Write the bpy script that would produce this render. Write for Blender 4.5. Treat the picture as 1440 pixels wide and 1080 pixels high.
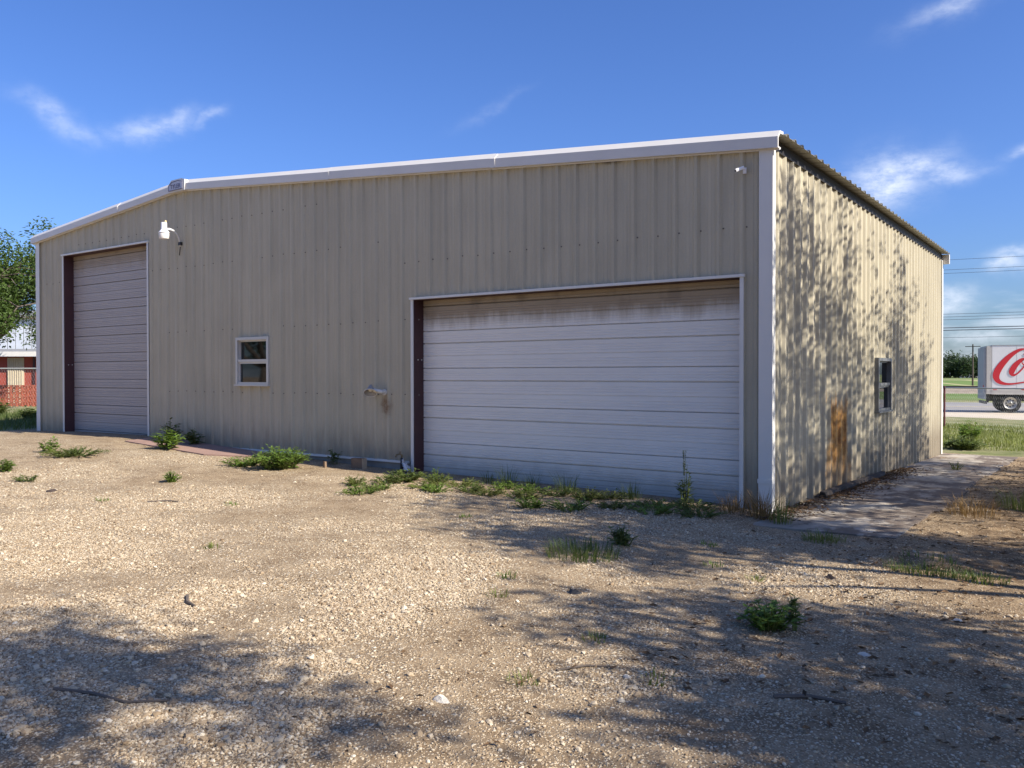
import bpy, math, random
from mathutils import Vector, noise
R = math.radians
for o in list(bpy.data.objects): bpy.data.objects.remove(o)
scene = bpy.context.scene
col = scene.collection

# ---------------------------------------------------------------- camera
cam_d = bpy.data.cameras.new('camera'); cam = bpy.data.objects.new('camera', cam_d); col.objects.link(cam)
cam_d.sensor_width = 36; cam_d.lens = 1193.08 / 1440 * 36; cam_d.clip_end = 6000; cam_d.clip_start = .05
CAM = Vector((3.491, -10.427, 1.377)); YAW = -0.618; PITCH = -0.0112
cam.location = CAM; cam.rotation_euler = (math.pi / 2 + PITCH, 0.001, -YAW)
scene.camera = cam
# ---------------------------------------------------------------- sun, sky, exposure
SUN_EL = R(38); SUN_TH = R(4.5)          # azimuth measured from +X towards +Y
L = Vector((math.cos(SUN_EL) * math.cos(SUN_TH), math.cos(SUN_EL) * math.sin(SUN_TH), math.sin(SUN_EL)))
sd = bpy.data.lights.new('sun', 'SUN'); sd.energy = 5.0; sd.angle = R(.53); sd.color = (1, .93, .82)
so = bpy.data.objects.new('sun', sd); col.objects.link(so); so.rotation_euler = L.to_track_quat('Z', 'Y').to_euler()
world = bpy.data.worlds.new('World'); scene.world = world; world.use_nodes = True
scene.view_settings.view_transform = 'Standard'; scene.view_settings.look = 'None'
scene.view_settings.exposure = 0.78; scene.view_settings.gamma = 1

class NT:
    """small node-tree helper"""
    def __init__(s, tree): s.t = tree; s.n = tree.nodes; s.l = tree.links
    def new(s, typ, **kw):
        nd = s.n.new(typ)
        for k, v in kw.items(): setattr(nd, k, v)
        return nd
    def put(s, sock, v):
        if isinstance(v, bpy.types.NodeSocket): s.l.new(v, sock)
        elif v is not None:
            if hasattr(sock, 'default_value'):
                dv = sock.default_value
                if hasattr(dv, '__len__') and not hasattr(v, '__len__'): v = [v] * len(dv)
                if hasattr(dv, '__len__') and len(dv) == 4 and len(v) == 3: v = (*v, 1)
                sock.default_value = v
    def math(s, op, a, b=None, c=None, clamp=False):
        nd = s.new('ShaderNodeMath', operation=op, use_clamp=clamp)
        for i, v in enumerate((a, b, c)):
            if v is not None: s.put(nd.inputs[i], v)
        return nd.outputs[0]
    def mix(s, f, a, b, blend='MIX'):
        nd = s.new('ShaderNodeMix', data_type='RGBA', blend_type=blend)
        s.put(nd.inputs[0], f); s.put(nd.inputs[6], a); s.put(nd.inputs[7], b)
        return nd.outputs[2]
    def noise(s, vec, scale, detail=4, rough=.55, dist=0.0):
        nd = s.new('ShaderNodeTexNoise'); s.put(nd.inputs['Vector'], vec)
        nd.inputs['Scale'].default_value = scale; nd.inputs['Detail'].default_value = detail
        nd.inputs['Roughness'].default_value = rough; nd.inputs['Distortion'].default_value = dist
        return nd.outputs[0]
    def noisec(s, vec, scale, detail=4):
        nd = s.new('ShaderNodeTexNoise'); s.put(nd.inputs['Vector'], vec)
        nd.inputs['Scale'].default_value = scale; nd.inputs['Detail'].default_value = detail
        return nd.outputs[1]
    def step(s, v, a, b):
        nd = s.new('ShaderNodeMapRange', interpolation_type='SMOOTHSTEP')
        s.put(nd.inputs[0], v); nd.inputs[1].default_value = a; nd.inputs[2].default_value = b
        return nd.outputs[0]
    def scalev(s, vec, sc):
        nd = s.new('ShaderNodeMapping'); s.put(nd.inputs[0], vec); nd.inputs['Scale'].default_value = sc
        return nd.outputs[0]
    def pos(s): return s.new('ShaderNodeNewGeometry').outputs['Position']
    def xyz(s, v):
        nd = s.new('ShaderNodeSeparateXYZ'); s.put(nd.inputs[0], v); return nd.outputs
    def attr(s, name):
        return s.new('ShaderNodeAttribute', attribute_name=name).outputs['Fac']
    def ramp(s, f, stops):
        nd = s.new('ShaderNodeValToRGB'); s.put(nd.inputs[0], f)
        while len(nd.color_ramp.elements) < len(stops): nd.color_ramp.elements.new(.5)
        for e, (p, c) in zip(nd.color_ramp.elements, stops): e.position = p; e.color = (*c, 1)
        return nd.outputs[0]

# sky: Nishita + scattered fair-weather clouds (a blob list over the whole dome, ragged by noise)
w = NT(world.node_tree)
for nd in list(w.n): w.n.remove(nd)
sky = w.new('ShaderNodeTexSky', sky_type='NISHITA', sun_disc=False)
sky.sun_elevation = SUN_EL; sky.sun_rotation = math.pi / 2 - SUN_TH
sky.air_density = 1.0; sky.dust_density = 1.3; sky.ozone_density = 4.0; sky.altitude = 100
tc = w.new('ShaderNodeTexCoord').outputs['Generated']
nv = w.new('ShaderNodeVectorMath', operation='SUBTRACT'); w.put(nv.inputs[0], w.noisec(tc, 24, 6)); nv.inputs[1].default_value = (.5, .5, .5)
nv2 = w.new('ShaderNodeVectorMath', operation='SCALE'); w.put(nv2.inputs[0], nv.outputs[0]); nv2.inputs['Scale'].default_value = .034
dv = w.new('ShaderNodeVectorMath', operation='ADD'); w.put(dv.inputs[0], tc); w.put(dv.inputs[1], nv2.outputs[0])
X, Y, Z = w.xyz(dv.outputs[0])
az = w.math('ARCTAN2', X, Y); el = w.math('ARCSINE', Z)
def pix_dir(px, py):            # direction of a cloud seen in the photograph -> azimuth, elevation
    a = math.atan((px - 720) / 1193.08)
    return YAW + a, math.atan((526.7 - py) / 1193.08 * math.cos(a))
clouds = [(pix_dir(80, 165), .026, .011, -.5, .36), (pix_dir(105, 182), .024, .009, -.3, .34), (pix_dir(215, 180), .036, .010, .28, .46),
          (pix_dir(250, 170), .014, .009, .4, .42), (pix_dir(296, 168), .013, .006, .5, .4), (pix_dir(1335, 10), .036, .010, .3, .42),
          (pix_dir(1245, 258), .032, .022, .1, 1.0), (pix_dir(1280, 240), .030, .014, .1, .8), (pix_dir(1332, 246), .026, .009, .1, .6),
          (pix_dir(1330, 428), .022, .012, .0, .9), (pix_dir(1409, 374), .014, .007, .1, .75), (pix_dir(1428, 357), .022, .006, .1, .45),
          (pix_dir(1432, 212), .016, .005, .2, .4), (pix_dir(1375, 472), .03, .007, 0, .6), (pix_dir(1420, 500), .06, .012, 0, .5), (pix_dir(690, 155), .03, .006, .5, .1)]
rnd = random.Random(4)
for k in range(16):               # the rest of the dome carries the same kind of small clouds
    a0 = .25 + 5.1 * k / 16 + rnd.uniform(-.12, .12)
    clouds.append(((a0 if a0 < math.pi else a0 - 2 * math.pi, rnd.uniform(.05, .55)), rnd.uniform(.02, .05), rnd.uniform(.008, .02), rnd.uniform(-.4, .4), rnd.uniform(.4, .9)))
den = None
for (a0, e0), sa, se, sl, amp in clouds:
    da = w.math('SUBTRACT', az, a0); de = w.math('SUBTRACT', w.math('SUBTRACT', el, e0), w.math('MULTIPLY', da, sl))
    q = w.math('ADD', w.math('POWER', w.math('DIVIDE', da, sa), 2), w.math('POWER', w.math('DIVIDE', de, se), 2))
    b = w.math('MULTIPLY', w.math('EXPONENT', w.math('MULTIPLY', q, -.8)), amp)
    den = b if den is None else w.math('MAXIMUM', den, b)
fib = w.noise(w.scalev(tc, (1, 1, 2.2)), 40, 7, .66)
wisp = w.math('MULTIPLY', den, w.math('ADD', .3, w.math('MULTIPLY', w.step(fib, .25, .7), .7)))
low = w.math('MULTIPLY', w.math('MULTIPLY', w.step(w.noise(w.scalev(tc, (1, 1, 5)), 7, 5), .48, .68), w.step(Z, .13, .03)), .55)
cl = w.math('MAXIMUM', w.math('MULTIPLY', wisp, .95), low, clamp=True)
hs = w.new('ShaderNodeHueSaturation'); hs.inputs['Saturation'].default_value = 1.08; w.put(hs.inputs['Color'], sky.outputs[0])
mixs = w.mix(cl, w.mix(1, hs.outputs[0], w.mix(w.step(Z, .0, .22), (.74, .88, 1.12), (.81, .965, 1.39)), 'MULTIPLY'), (7.6, 8.2, 9.4))
bg = w.new('ShaderNodeBackground'); w.put(bg.inputs[0], mixs); bg.inputs[1].default_value = .077
wo = w.new('ShaderNodeOutputWorld'); w.l.new(bg.outputs[0], wo.inputs[0])

# ---------------------------------------------------------------- helpers
def tag(o, label=None, cat=None, group=None, kind=None):
    for k, v in (('label', label), ('category', cat), ('group', group), ('kind', kind)):
        if v: o[k] = v
    return o
def empty(name, loc, label=None, cat=None, group=None, rz=0):
    o = bpy.data.objects.new(name, None); col.objects.link(o); o.location = loc; o.rotation_euler.z = rz
    o.empty_display_size = .1
    return tag(o, label, cat, group)
class MB:
    def __init__(s): s.v = []; s.f = []; s.m = []
    def quad(s, *pts, m=0):
        n = len(s.v); s.v += [tuple(p) for p in pts]; s.f.append(tuple(range(n, n + len(pts)))); s.m.append(m); return s
    def box(s, a, b, m=0):
        x0, y0, z0 = a; x1, y1, z1 = b; n = len(s.v)
        s.v += [(x0, y0, z0), (x1, y0, z0), (x1, y1, z0), (x0, y1, z0), (x0, y0, z1), (x1, y0, z1), (x1, y1, z1), (x0, y1, z1)]
        for q in ((0, 3, 2, 1), (4, 5, 6, 7), (0, 1, 5, 4), (1, 2, 6, 5), (2, 3, 7, 6), (3, 0, 4, 7)):
            s.f.append(tuple(n + i for i in q)); s.m.append(m)
        return s
    def tube(s, pts, rad, seg=8, m=0, cap=True):
        pts = [Vector(p) for p in pts]; k = len(pts)
        if not hasattr(rad, '__len__'): rad = [rad] * k
        n = len(s.v); ref = None
        for i, p in enumerate(pts):
            t = (pts[min(i + 1, k - 1)] - pts[max(i - 1, 0)]).normalized()
            if ref is None: ref = Vector((0, 0, 1)) if abs(t.z) < .9 else Vector((1, 0, 0))
            a = t.cross(ref).normalized(); b = a.cross(t); ref = b
            for j in range(seg):
                an = 2 * math.pi * j / seg
                s.v.append(tuple(p + (a * math.cos(an) + b * math.sin(an)) * rad[i]))
        for i in range(k - 1):
            for j in range(seg):
                j2 = (j + 1) % seg
                s.f.append((n + i * seg + j, n + i * seg + j2, n + (i + 1) * seg + j2, n + (i + 1) * seg + j)); s.m.append(m)
        if cap:
            s.f.append(tuple(n + j for j in range(seg))[::-1]); s.m.append(m)
            s.f.append(tuple(n + (k - 1) * seg + j for j in range(seg))); s.m.append(m)
        return s
    def lathe(s, prof, seg=24, c=(0, 0, 0), m=0):     # prof: (r, z)
        n = len(s.v)
        for r, z in prof:
            for j in range(seg):
                an = 2 * math.pi * j / seg
                s.v.append((c[0] + r * math.cos(an), c[1] + r * math.sin(an), c[2] + z))
        for i in range(len(prof) - 1):
            for j in range(seg):
                j2 = (j + 1) % seg
                s.f.append((n + i * seg + j, n + i * seg + j2, n + (i + 1) * seg + j2, n + (i + 1) * seg + j)); s.m.append(m)
        return s
    def extrude(s, prof, a, b, m=0):                   # closed profile of (p,q) swept between frames a and b: f(p,q)->point
        n = len(s.v); k = len(prof)
        s.v += [tuple(a(*p)) for p in prof] + [tuple(b(*p)) for p in prof]
        for i in range(k):
            j = (i + 1) % k; s.f.append((n + i, n + j, n + k + j, n + k + i)); s.m.append(m)
        s.f.append(tuple(n + i for i in range(k))[::-1]); s.m.append(m)
        s.f.append(tuple(n + k + i for i in range(k))); s.m.append(m)
        return s
    def leaf(s, p, d, up, ln, wd, m=0, fold=.25):
        d = d.normalized(); sd_ = d.cross(up)
        if sd_.length < 1e-4: sd_ = d.cross(Vector((1, .3, 0)))
        sd_.normalize(); nn = sd_.cross(d); n = len(s.v)
        c1 = p + d * ln * .45 - nn * wd * fold
        s.v += [tuple(p), tuple(p + d * ln * .4 + sd_ * wd * .5), tuple(p + d * ln - nn * ln * .12), tuple(p + d * ln * .4 - sd_ * wd * .5), tuple(c1)]
        s.f += [(n, n + 4, n + 1), (n + 1, n + 4, n + 2), (n + 2, n + 4, n + 3), (n + 3, n + 4, n)]; s.m += [m] * 4
    def blade(s, p, d, h, wd, bend, m=0):
        sd_ = Vector((d.y, -d.x, 0)).normalized() * wd * .5; n = len(s.v)
        p1 = p + Vector((0, 0, h * .55)) + d * bend * .3; p2 = p + Vector((0, 0, h)) + d * bend
        s.v += [tuple(p - sd_), tuple(p + sd_), tuple(p1 + sd_ * .8), tuple(p1 - sd_ * .8), tuple(p2)]
        s.f += [(n, n + 1, n + 2, n + 3), (n + 3, n + 2, n + 4)]; s.m += [m] * 2
    def build(s, name, mats, parent=None, smooth=False, loc=None):
        me = bpy.data.meshes.new(name); me.from_pydata(s.v, [], s.f); 
        for mm in (mats if isinstance(mats, (list, tuple)) else [mats]): me.materials.append(mm)
        if any(s.m): me.polygons.foreach_set('material_index', s.m)
        if smooth: me.polygons.foreach_set('use_smooth', [True] * len(me.polygons))
        me.update()
        o = bpy.data.objects.new(name, me); col.objects.link(o)
        if parent: o.parent = parent
        if loc: o.location = loc
        return o

def newmat(name):
    m = bpy.data.materials.new(name); m.use_nodes = True
    t = NT(m.node_tree); b = t.n['Principled BSDF']
    return m, t, b
def plain(name, c, rough=.6, metal=0.0, var=.12, scale=6, bump=0.0, spec=.5):
    m, t, b = newmat(name); p = t.pos()
    n1 = t.noise(p, scale, 5, .6)
    t.put(b.inputs['Base Color'], t.mix(n1, [x * (1 - var) for x in c], [min(1, x * (1 + var)) for x in c]))
    b.inputs['Roughness'].default_value = rough; b.inputs['Metallic'].default_value = metal
    b.inputs['Specular IOR Level'].default_value = spec
    if bump:
        bp = t.new('ShaderNodeBump'); bp.inputs['Strength'].default_value = bump; bp.inputs['Distance'].default_value = .01
        t.put(bp.inputs['Height'], t.noise(p, scale * 5, 4)); t.put(b.inputs['Normal'], bp.outputs[0])
    return m
def foliage(name, c, var=.35, rough=.5, trans=.35):
    m, t, b = newmat(name); p = t.pos()
    n1 = t.noise(p, 3.2, 3); n2 = t.noise(p, 37, 2)
    f = t.math('MULTIPLY_ADD', n2, .5, t.math('MULTIPLY', n1, .5))
    f = t.step(f, .3, .7)
    cc = t.mix(f, [x * (1 - var) for x in c], (c[0] * (1 + var * 1.2), c[1] * (1 + var), c[2] * (1 + var * .4)))
    t.put(b.inputs['Base Color'], cc); b.inputs['Roughness'].default_value = rough
    b.inputs['Specular IOR Level'].default_value = .3
    tr = t.new('ShaderNodeBsdfTranslucent'); t.put(tr.inputs[0], t.mix(.5, cc, (c[0] * 1.6, c[1] * 1.5, c[2] * .6)))
    mx = t.new('ShaderNodeMixShader'); mx.inputs[0].default_value = trans
    t.l.new(b.outputs[0], mx.inputs[1]); t.l.new(tr.outputs[0], mx.inputs[2])
    t.l.new(mx.outputs[0], t.n['Material Output'].inputs[0])
    return m

# ---- paint of the building, with its stains (front: nests under the rake, dirt at the base, rust under the flood lamp; side: big rust stain)
def wall_paint(name, c):
    m, t, b = newmat(name); p = t.pos(); x, y, z = t.xyz(p)
    streak = t.noise(t.scalev(p, (7, 7, .35)), 1, 5, .6); blot = t.noise(p, 1.1, 5, .6); fine = t.noise(p, 40, 3)
    f = t.math('ADD', t.math('MULTIPLY', streak, .5), t.math('ADD', t.math('MULTIPLY', blot, .35), t.math('MULTIPLY', fine, .15)))
    cc = t.mix(t.step(f, .34, .66), [v * .88 for v in c], [min(1, v * 1.07) for v in c])
    rnd_ = t.new('ShaderNodeObjectInfo').outputs['Random']
    cc = t.mix(t.math('MULTIPLY', rnd_, .09), cc, (.16, .15, .12))
    # splashed dirt near the ground
    dirt = t.math('MULTIPLY', t.step(t.math('ADD', z, t.math('MULTIPLY', t.noise(t.scalev(p, (4, 4, 1)), 2, 4), -.9)), .15, -.75), .6)
    cc = t.mix(dirt, cc, (.16, .12, .085))
    # old nests / smoke marks under the rake flashing
    def blob(cx, cz, sx, sz, axis):
        a = t.math('POWER', t.math('DIVIDE', t.math('SUBTRACT', axis, cx), sx), 2); q = t.math('POWER', t.math('DIVIDE', t.math('SUBTRACT', z, cz), sz), 2)
        return t.math('EXPONENT', t.math('MULTIPLY', t.math('ADD', a, q), -1))
    front = t.math('LESS_THAN', y, .06)
    wob = t.noise(p, 9, 5, .7)
    nest = t.math('ADD', blob(-2.2, 4.38, .28, .10, x), blob(-2.75, 4.42, .30, .07, x))
    nest = t.math('MULTIPLY', t.math('MULTIPLY', t.step(t.math('MULTIPLY', nest, t.math('ADD', wob, .35)), .25, .75), front), .8)
    cc = t.mix(nest, cc, (.05, .04, .035))
    rs = t.math('MULTIPLY', t.math('MULTIPLY', blob(-6.52, .86, .16, .22, x), front), t.math('MULTIPLY', wob, 1.2))
    cc = t.mix(t.step(rs, .1, .75), cc, (.20, .12, .06))
    side = t.math('GREATER_THAN', x, -.06)
    drip = t.noise(t.scalev(p, (9, 9, 1.1)), 1, 5, .7)
    wy = t.math('ADD', y, t.math('MULTIPLY', t.math('SUBTRACT', t.noise(t.scalev(p, (3, 3, 1.6)), 1, 5, .65), .5), 1.5))
    wz = t.math('ADD', z, t.math('MULTIPLY', t.math('SUBTRACT', drip, .5), 1.7))
    ru = t.math('MULTIPLY', t.math('MULTIPLY', t.step(wy, 2.45, 2.85), t.step(wy, 3.95, 3.55)), t.math('MULTIPLY', t.step(wz, 1.15, .75), t.math('ADD', .35, t.math('MULTIPLY', t.step(wz, -.45, .35), .65))))
    rm = t.math('MULTIPLY', t.math('MULTIPLY', ru, side), t.math('ADD', .62, t.math('MULTIPLY', t.noise(p, 8, 5, .7), .8)), clamp=True)
    rc = t.mix(t.step(t.noise(t.scalev(p, (12, 12, 5)), 1, 5, .7), .36, .62), (.25, .105, .026), (.56, .30, .085))
    cc = t.mix(rm, cc, rc)
    t.put(b.inputs['Base Color'], cc); b.inputs['Roughness'].default_value = .55; b.inputs['Specular IOR Level'].default_value = .35
    bp = t.new('ShaderNodeBump'); bp.inputs['Strength'].default_value = .25; bp.inputs['Distance'].default_value = .02
    t.put(bp.inputs['Height'], t.noise(t.scalev(p, (3, 3, .8)), 1.5, 3)); t.put(b.inputs['Normal'], bp.outputs[0])
    return m
M = {}
M['wall'] = wall_paint('cream_wall_paint', (.49, .44, .322))
M['white'] = plain('white_trim_paint', (.70, .68, .63), .42, 0, .06, 3)
M['galv'] = plain('pale_rake_paint', (.66, .63, .58), .45, .05, .08, 2)
M['roof'] = plain('galvalume_roof', (.33, .315, .26), .5, .3, .1, 3)
M['eave'] = plain('dark_shaded_eave', (.02, .018, .02), .6, 0, .2, 4)  # dark trim colour, deepened to carry the shade under the roof overhang
M['maroon'] = plain('red_oxide_steel', (.060, .022, .024), .55, 0, .3, 5)
M['black'] = plain('black_plastic', (.018, .018, .02), .5, 0, .2, 9)
M['rubber'] = plain('tyre_rubber', (.02, .02, .02), .8, 0, .2, 20)
M['alu'] = plain('window_aluminium', (.56, .54, .50), .38, .25, .06, 8)
M['conc'] = plain('foundation_concrete', (.30, .28, .25), .9, 0, .3, 5, .4)
M['dark'] = plain('dark_interior', (.03, .028, .026), .8)
M['lampwhite'] = plain('lamp_white', (.80, .80, .80), .35, 0, .04, 8)
M['lens'] = plain('frosted_refractor', (.78, .74, .68), .25, 0, .05, 14)
M['wood'] = plain('weathered_wood', (.20, .135, .085), .85, 0, .35, 14, .4)
M['bark'] = plain('bark', (.12, .095, .075), .9, 0, .35, 9, .5)
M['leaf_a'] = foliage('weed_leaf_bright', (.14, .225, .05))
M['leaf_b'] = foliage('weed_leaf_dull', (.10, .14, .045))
M['leaf_c'] = foliage('weed_leaf_olive', (.15, .18, .055))
M['leaf_t'] = foliage('tree_leaf', (.075, .125, .03))
M['leaf_s'] = foliage('tree_leaf_dark', (.055, .10, .03))
M['far'] = foliage('far_tree_leaf', (.05, .085, .04), .3)
M['dry'] = foliage('dry_grass', (.23, .15, .07), .4, .8, .2)
M['grass'] = foliage('grass_blade', (.20, .235, .075), .4)
M['litter'] = foliage('dead_leaf', (.12, .075, .045), .5, .85, .1)

def door_paint(name, c, top, amount):
    m, t, b = newmat(name); p = t.pos(); x, y, z = t.xyz(p)
    f = t.noise(t.scalev(p, (.5, 1, 6)), 1.6, 5, .6); g = t.noise(p, 2.3, 5, .65)
    cc = t.mix(t.step(t.math('ADD', t.math('MULTIPLY', f, .5), t.math('MULTIPLY', g, .5)), .36, .64), [v * .965 for v in c], [v * 1.015 for v in c])
    up = t.step(t.math('ADD', z, t.math('MULTIPLY', t.math('SUBTRACT', t.noise(t.scalev(p, (5, 1, .8)), 1, 5, .7), .5), .35)), top - .52, top - .22)
    cc = t.mix(t.math('MULTIPLY', up, amount), cc, (.30, .225, .14))
    soot = t.math('MULTIPLY', t.step(z, top - .42, top - .02), t.step(t.noise(t.scalev(p, (2, 1, 1)), 1.3, 5), .52, .68))
    cc = t.mix(t.math('MULTIPLY', soot, .4 * amount), cc, (.06, .045, .03))
    bot = t.math('MULTIPLY', t.step(t.math('ADD', z, t.math('MULTIPLY', t.noise(p, 4, 4), -.3)), .1, -.45), .55)
    cc = t.mix(bot, cc, (.17, .14, .11))
    t.put(b.inputs['Base Color'], cc); b.inputs['Roughness'].default_value = .45
    return m
M['door_big'] = door_paint('white_door_paint', (.80, .77, .71), 2.60, .9)
M['door_tall'] = door_paint('lilac_grey_door_paint', (.41, .37, .345), 4.25, .75)

def glass_mat(name, tint, gl=.03):
    m, t, b = newmat(name)
    tr = t.new('ShaderNodeBsdfTransparent'); tr.inputs[0].default_value = (*tint, 1)
    gs = t.new('ShaderNodeBsdfGlossy'); gs.inputs[0].default_value = (.95, .97, 1, 1); gs.inputs['Roughness'].default_value = gl
    fr = t.new('ShaderNodeFresnel'); fr.inputs[0].default_value = 1.65
    mx = t.new('ShaderNodeMixShader'); t.l.new(fr.outputs[0], mx.inputs[0]); t.l.new(tr.outputs[0], mx.inputs[1]); t.l.new(gs.outputs[0], mx.inputs[2])
    t.l.new(mx.outputs[0], t.n['Material Output'].inputs[0]); return m
M['glass'] = glass_mat('window_glass', (.10, .11, .12))

# ================================================================= GROUND
WX = [-60, -30, -18.4, -13.5, -9.1, -5.9, -0.3, 0.2, 3, 8, 60]
WZ = [-.1, 0.0, 0.01, 0.05, -.13, -.22, -.30, -.36, -.40, -.42, -.6]
def interp(x):
    if x <= WX[0]: return WZ[0]
    for i in range(len(WX) - 1):
        if x <= WX[i + 1]: return WZ[i] + (WZ[i + 1] - WZ[i]) * (x - WX[i]) / (WX[i + 1] - WX[i])
    return WZ[-1]
def sm(t): t = min(1, max(0, t)); return t * t * (3 - 2 * t)
def g0(x, y):
    wz = interp(x)
    if y <= 0:
        n = -0.25 if x > -8 else -0.25 + 0.2 * sm((-8 - x) / 10); z = wz + (n - wz) * sm(-y / 7)
    else:
        if -18 < x < .2: wz = wz + (-.36 - wz) * sm((x + 1.2) / 1.2)
        z = wz - 0.018 * min(y, 13)
    far = sm((math.hypot(x, y) - 16) / 22)
    tgt = -.75 if x > -15 else -.75 + .72 * sm((-15 - x) / 10)
    return z + (tgt - z) * far
def fbm(x, y, s, oct=3): return noise.fractal(Vector((x * s, y * s, 3.7)), 1.0, 2.0, oct)
def bumpy(x, y):
    r = math.hypot(x + 3, y + 3)
    if r > 40: return 0
    a = .018 * fbm(x, y, .9) + .008 * fbm(x + 9, y, 3.5, 2)
    if x > 1.2 and y > -2 and y < 14: a += .05 * sm((x - 1.25) / .7) * (.5 + fbm(x, y + 20, .8))     # dirt heaped along the walkway edge
    if x < -18 or (-18.6 < x < .2 and -.4 < y): a *= .3
    return a * sm((40 - r) / 10)
ground_z = lambda x, y: g0(x, y) + bumpy(x, y)
def gravel_mask(x, y):
    v = .60 + .80 * fbm(x, y, .55, 4) + .25 * fbm(x + 31, y * 1.6, 1.9, 3)
    v -= .75 * sm((y + 1.6) / 1.5)                        # bare soil under the wall
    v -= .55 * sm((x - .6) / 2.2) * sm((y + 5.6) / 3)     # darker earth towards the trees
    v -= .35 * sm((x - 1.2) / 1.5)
    for rx, ry, dx_, dy_ in ((-1.5, -6.0, .80, .60), (.2, -6.2, .80, .60)):      # two packed wheel tracks leading to the wide door
        dd = abs((x - rx) * dy_ - (y - ry) * dx_) if False else abs((x - rx) * .93 + (y - ry) * .36); v -= .30 * math.exp(-(dd / .28) ** 2)
    v -= .5 * math.exp(-((x + 10.8) / 2.2) ** 2 - ((y + 2.4) / .8) ** 2)
    return min(1, max(0, v))
def grass_mask(x, y):
    if y > 13.2 + .4 * fbm(x, y, .7): return 1
    if x < -19.2 and y > -.6 + .3 * fbm(x, y, .8): return 1
    return 0
def axis(lo, hi, step, far_lo, far_hi):
    a = []; v = lo
    while v <= hi + 1e-6: a.append(v); v += step
    s = step; v = lo; pre = []
    while v > far_lo: s *= 1.22; v -= s; pre.append(max(v, far_lo))
    s = step; v = a[-1]; post = []
    while v < far_hi: s *= 1.22; v += s; post.append(min(v, far_hi))
    return pre[::-1] + a + post
gx = axis(-19, 6, .11, -2500, 2500); gy = axis(-10, 14, .11, -300, 3500)
nx, ny = len(gx), len(gy); verts = []; gm = []; gr = []; lt = []
for y in gy:
    for x in gx:
        near = -40 < x < 20 and -20 < y < 40
        verts.append((x, y, ground_z(x, y) if near else g0(x, y)))
        gm.append(gravel_mask(x, y) if near else .3); gr.append(grass_mask(x, y))
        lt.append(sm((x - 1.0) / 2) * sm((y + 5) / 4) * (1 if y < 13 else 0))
faces = [(j * nx + i, j * nx + i + 1, (j + 1) * nx + i + 1, (j + 1) * nx + i) for j in range(ny - 1) for i in range(nx - 1)]
me = bpy.data.meshes.new('ground'); me.from_pydata(verts, [], faces); me.polygons.foreach_set('use_smooth', [True] * len(faces))
for nm, data in (('gravel', gm), ('grass', gr), ('litter', lt)):
    at = me.attributes.new(nm, 'FLOAT', 'POINT'); at.data.foreach_set('value', data)
m, t, b = newmat('gravel_yard'); p = t.pos(); px_, py_, pz_ = t.xyz(p)
fl = t.scalev(p, (1, 1, 0))
def vor(sc, feat='F1', out='Distance', vec=fl):
    nd = t.new('ShaderNodeTexVoronoi', feature=feat); t.put(nd.inputs['Vector'], vec); nd.inputs['Scale'].default_value = sc
    return nd.outputs[out]
wv = t.new('ShaderNodeVectorMath', operation='ADD'); t.put(wv.inputs[0], fl)
sc_ = t.new('ShaderNodeVectorMath', operation='SCALE'); t.put(sc_.inputs[0], t.noisec(fl, 30, 2)); sc_.inputs['Scale'].default_value = .02; t.put(wv.inputs[1], sc_.outputs[0])
c1 = vor(34, 'F1', 'Color', wv.outputs[0]); d1 = vor(34, 'F1', 'Distance', wv.outputs[0]); d2 = vor(85, 'F1', 'Distance', wv.outputs[0]); c2 = vor(85, 'F1', 'Color', wv.outputs[0])
r1 = t.xyz(c1)[0]; r2 = t.xyz(c2)[1]
soil = t.mix(t.step(t.noise(fl, 2.6, 6, .65), .35, .65), (.19, .132, .078), (.33, .245, .152))
soil = t.mix(t.step(t.noise(fl, 60, 3), .5, .75), soil, (.145, .095, .055))
stone = t.ramp(r1, [(0, (.32, .235, .145)), (.35, (.50, .40, .27)), (.7, (.62, .52, .375)), (1, (.70, .62, .48))])
fine = t.ramp(r2, [(0, (.30, .215, .13)), (.5, (.50, .395, .26)), (1, (.64, .54, .385))])
gv = t.attr('gravel')
big = t.math('MULTIPLY', t.step(d1, .5, .34), t.step(t.math('ADD', t.xyz(c1)[2], t.math('MULTIPLY', gv, .75)), .62, .72))
sml = t.math('MULTIPLY', t.step(d2, .55, .35), t.step(t.math('ADD', t.xyz(c2)[2], t.math('MULTIPLY', gv, .95)), .6, .75))
gc = t.mix(sml, soil, fine); gc = t.mix(big, gc, stone)
gc = t.mix(t.math('MULTIPLY', t.attr('litter'), .8), gc, t.mix(1, gc, (.92, .84, .72), 'MULTIPLY'))  # warm tint painted in to offset the blue cast of the tree shade
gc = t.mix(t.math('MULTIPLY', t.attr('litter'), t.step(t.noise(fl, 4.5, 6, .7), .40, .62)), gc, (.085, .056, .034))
grc = t.mix(t.step(t.noise(fl, .9, 5, .6), .35, .65), (.15, .17, .06), (.27, .25, .13))
band = t.noise(t.scalev(p, (.004, .03, 0)), 1, 3)
grf = t.mix(t.step(band, .50, .60), (.13, .19, .055), (.36, .33, .17))
grc = t.mix(t.step(py_, 60, 75), grc, grf)
gc = t.mix(t.attr('grass'), gc, grc)
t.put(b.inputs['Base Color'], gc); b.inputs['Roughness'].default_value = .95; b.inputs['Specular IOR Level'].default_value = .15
hgt = t.math('ADD', t.math('MULTIPLY', big, t.math('SUBTRACT', .6, d1)), t.math('MULTIPLY', sml, t.math('MULTIPLY', t.math('SUBTRACT', .6, d2), .45)))
hgt = t.math('ADD', hgt, t.math('MULTIPLY', t.noise(fl, 14, 5, .65), .9))
bp = t.new('ShaderNodeBump'); bp.inputs['Strength'].default_value = .9; bp.inputs['Distance'].default_value = .022
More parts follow.
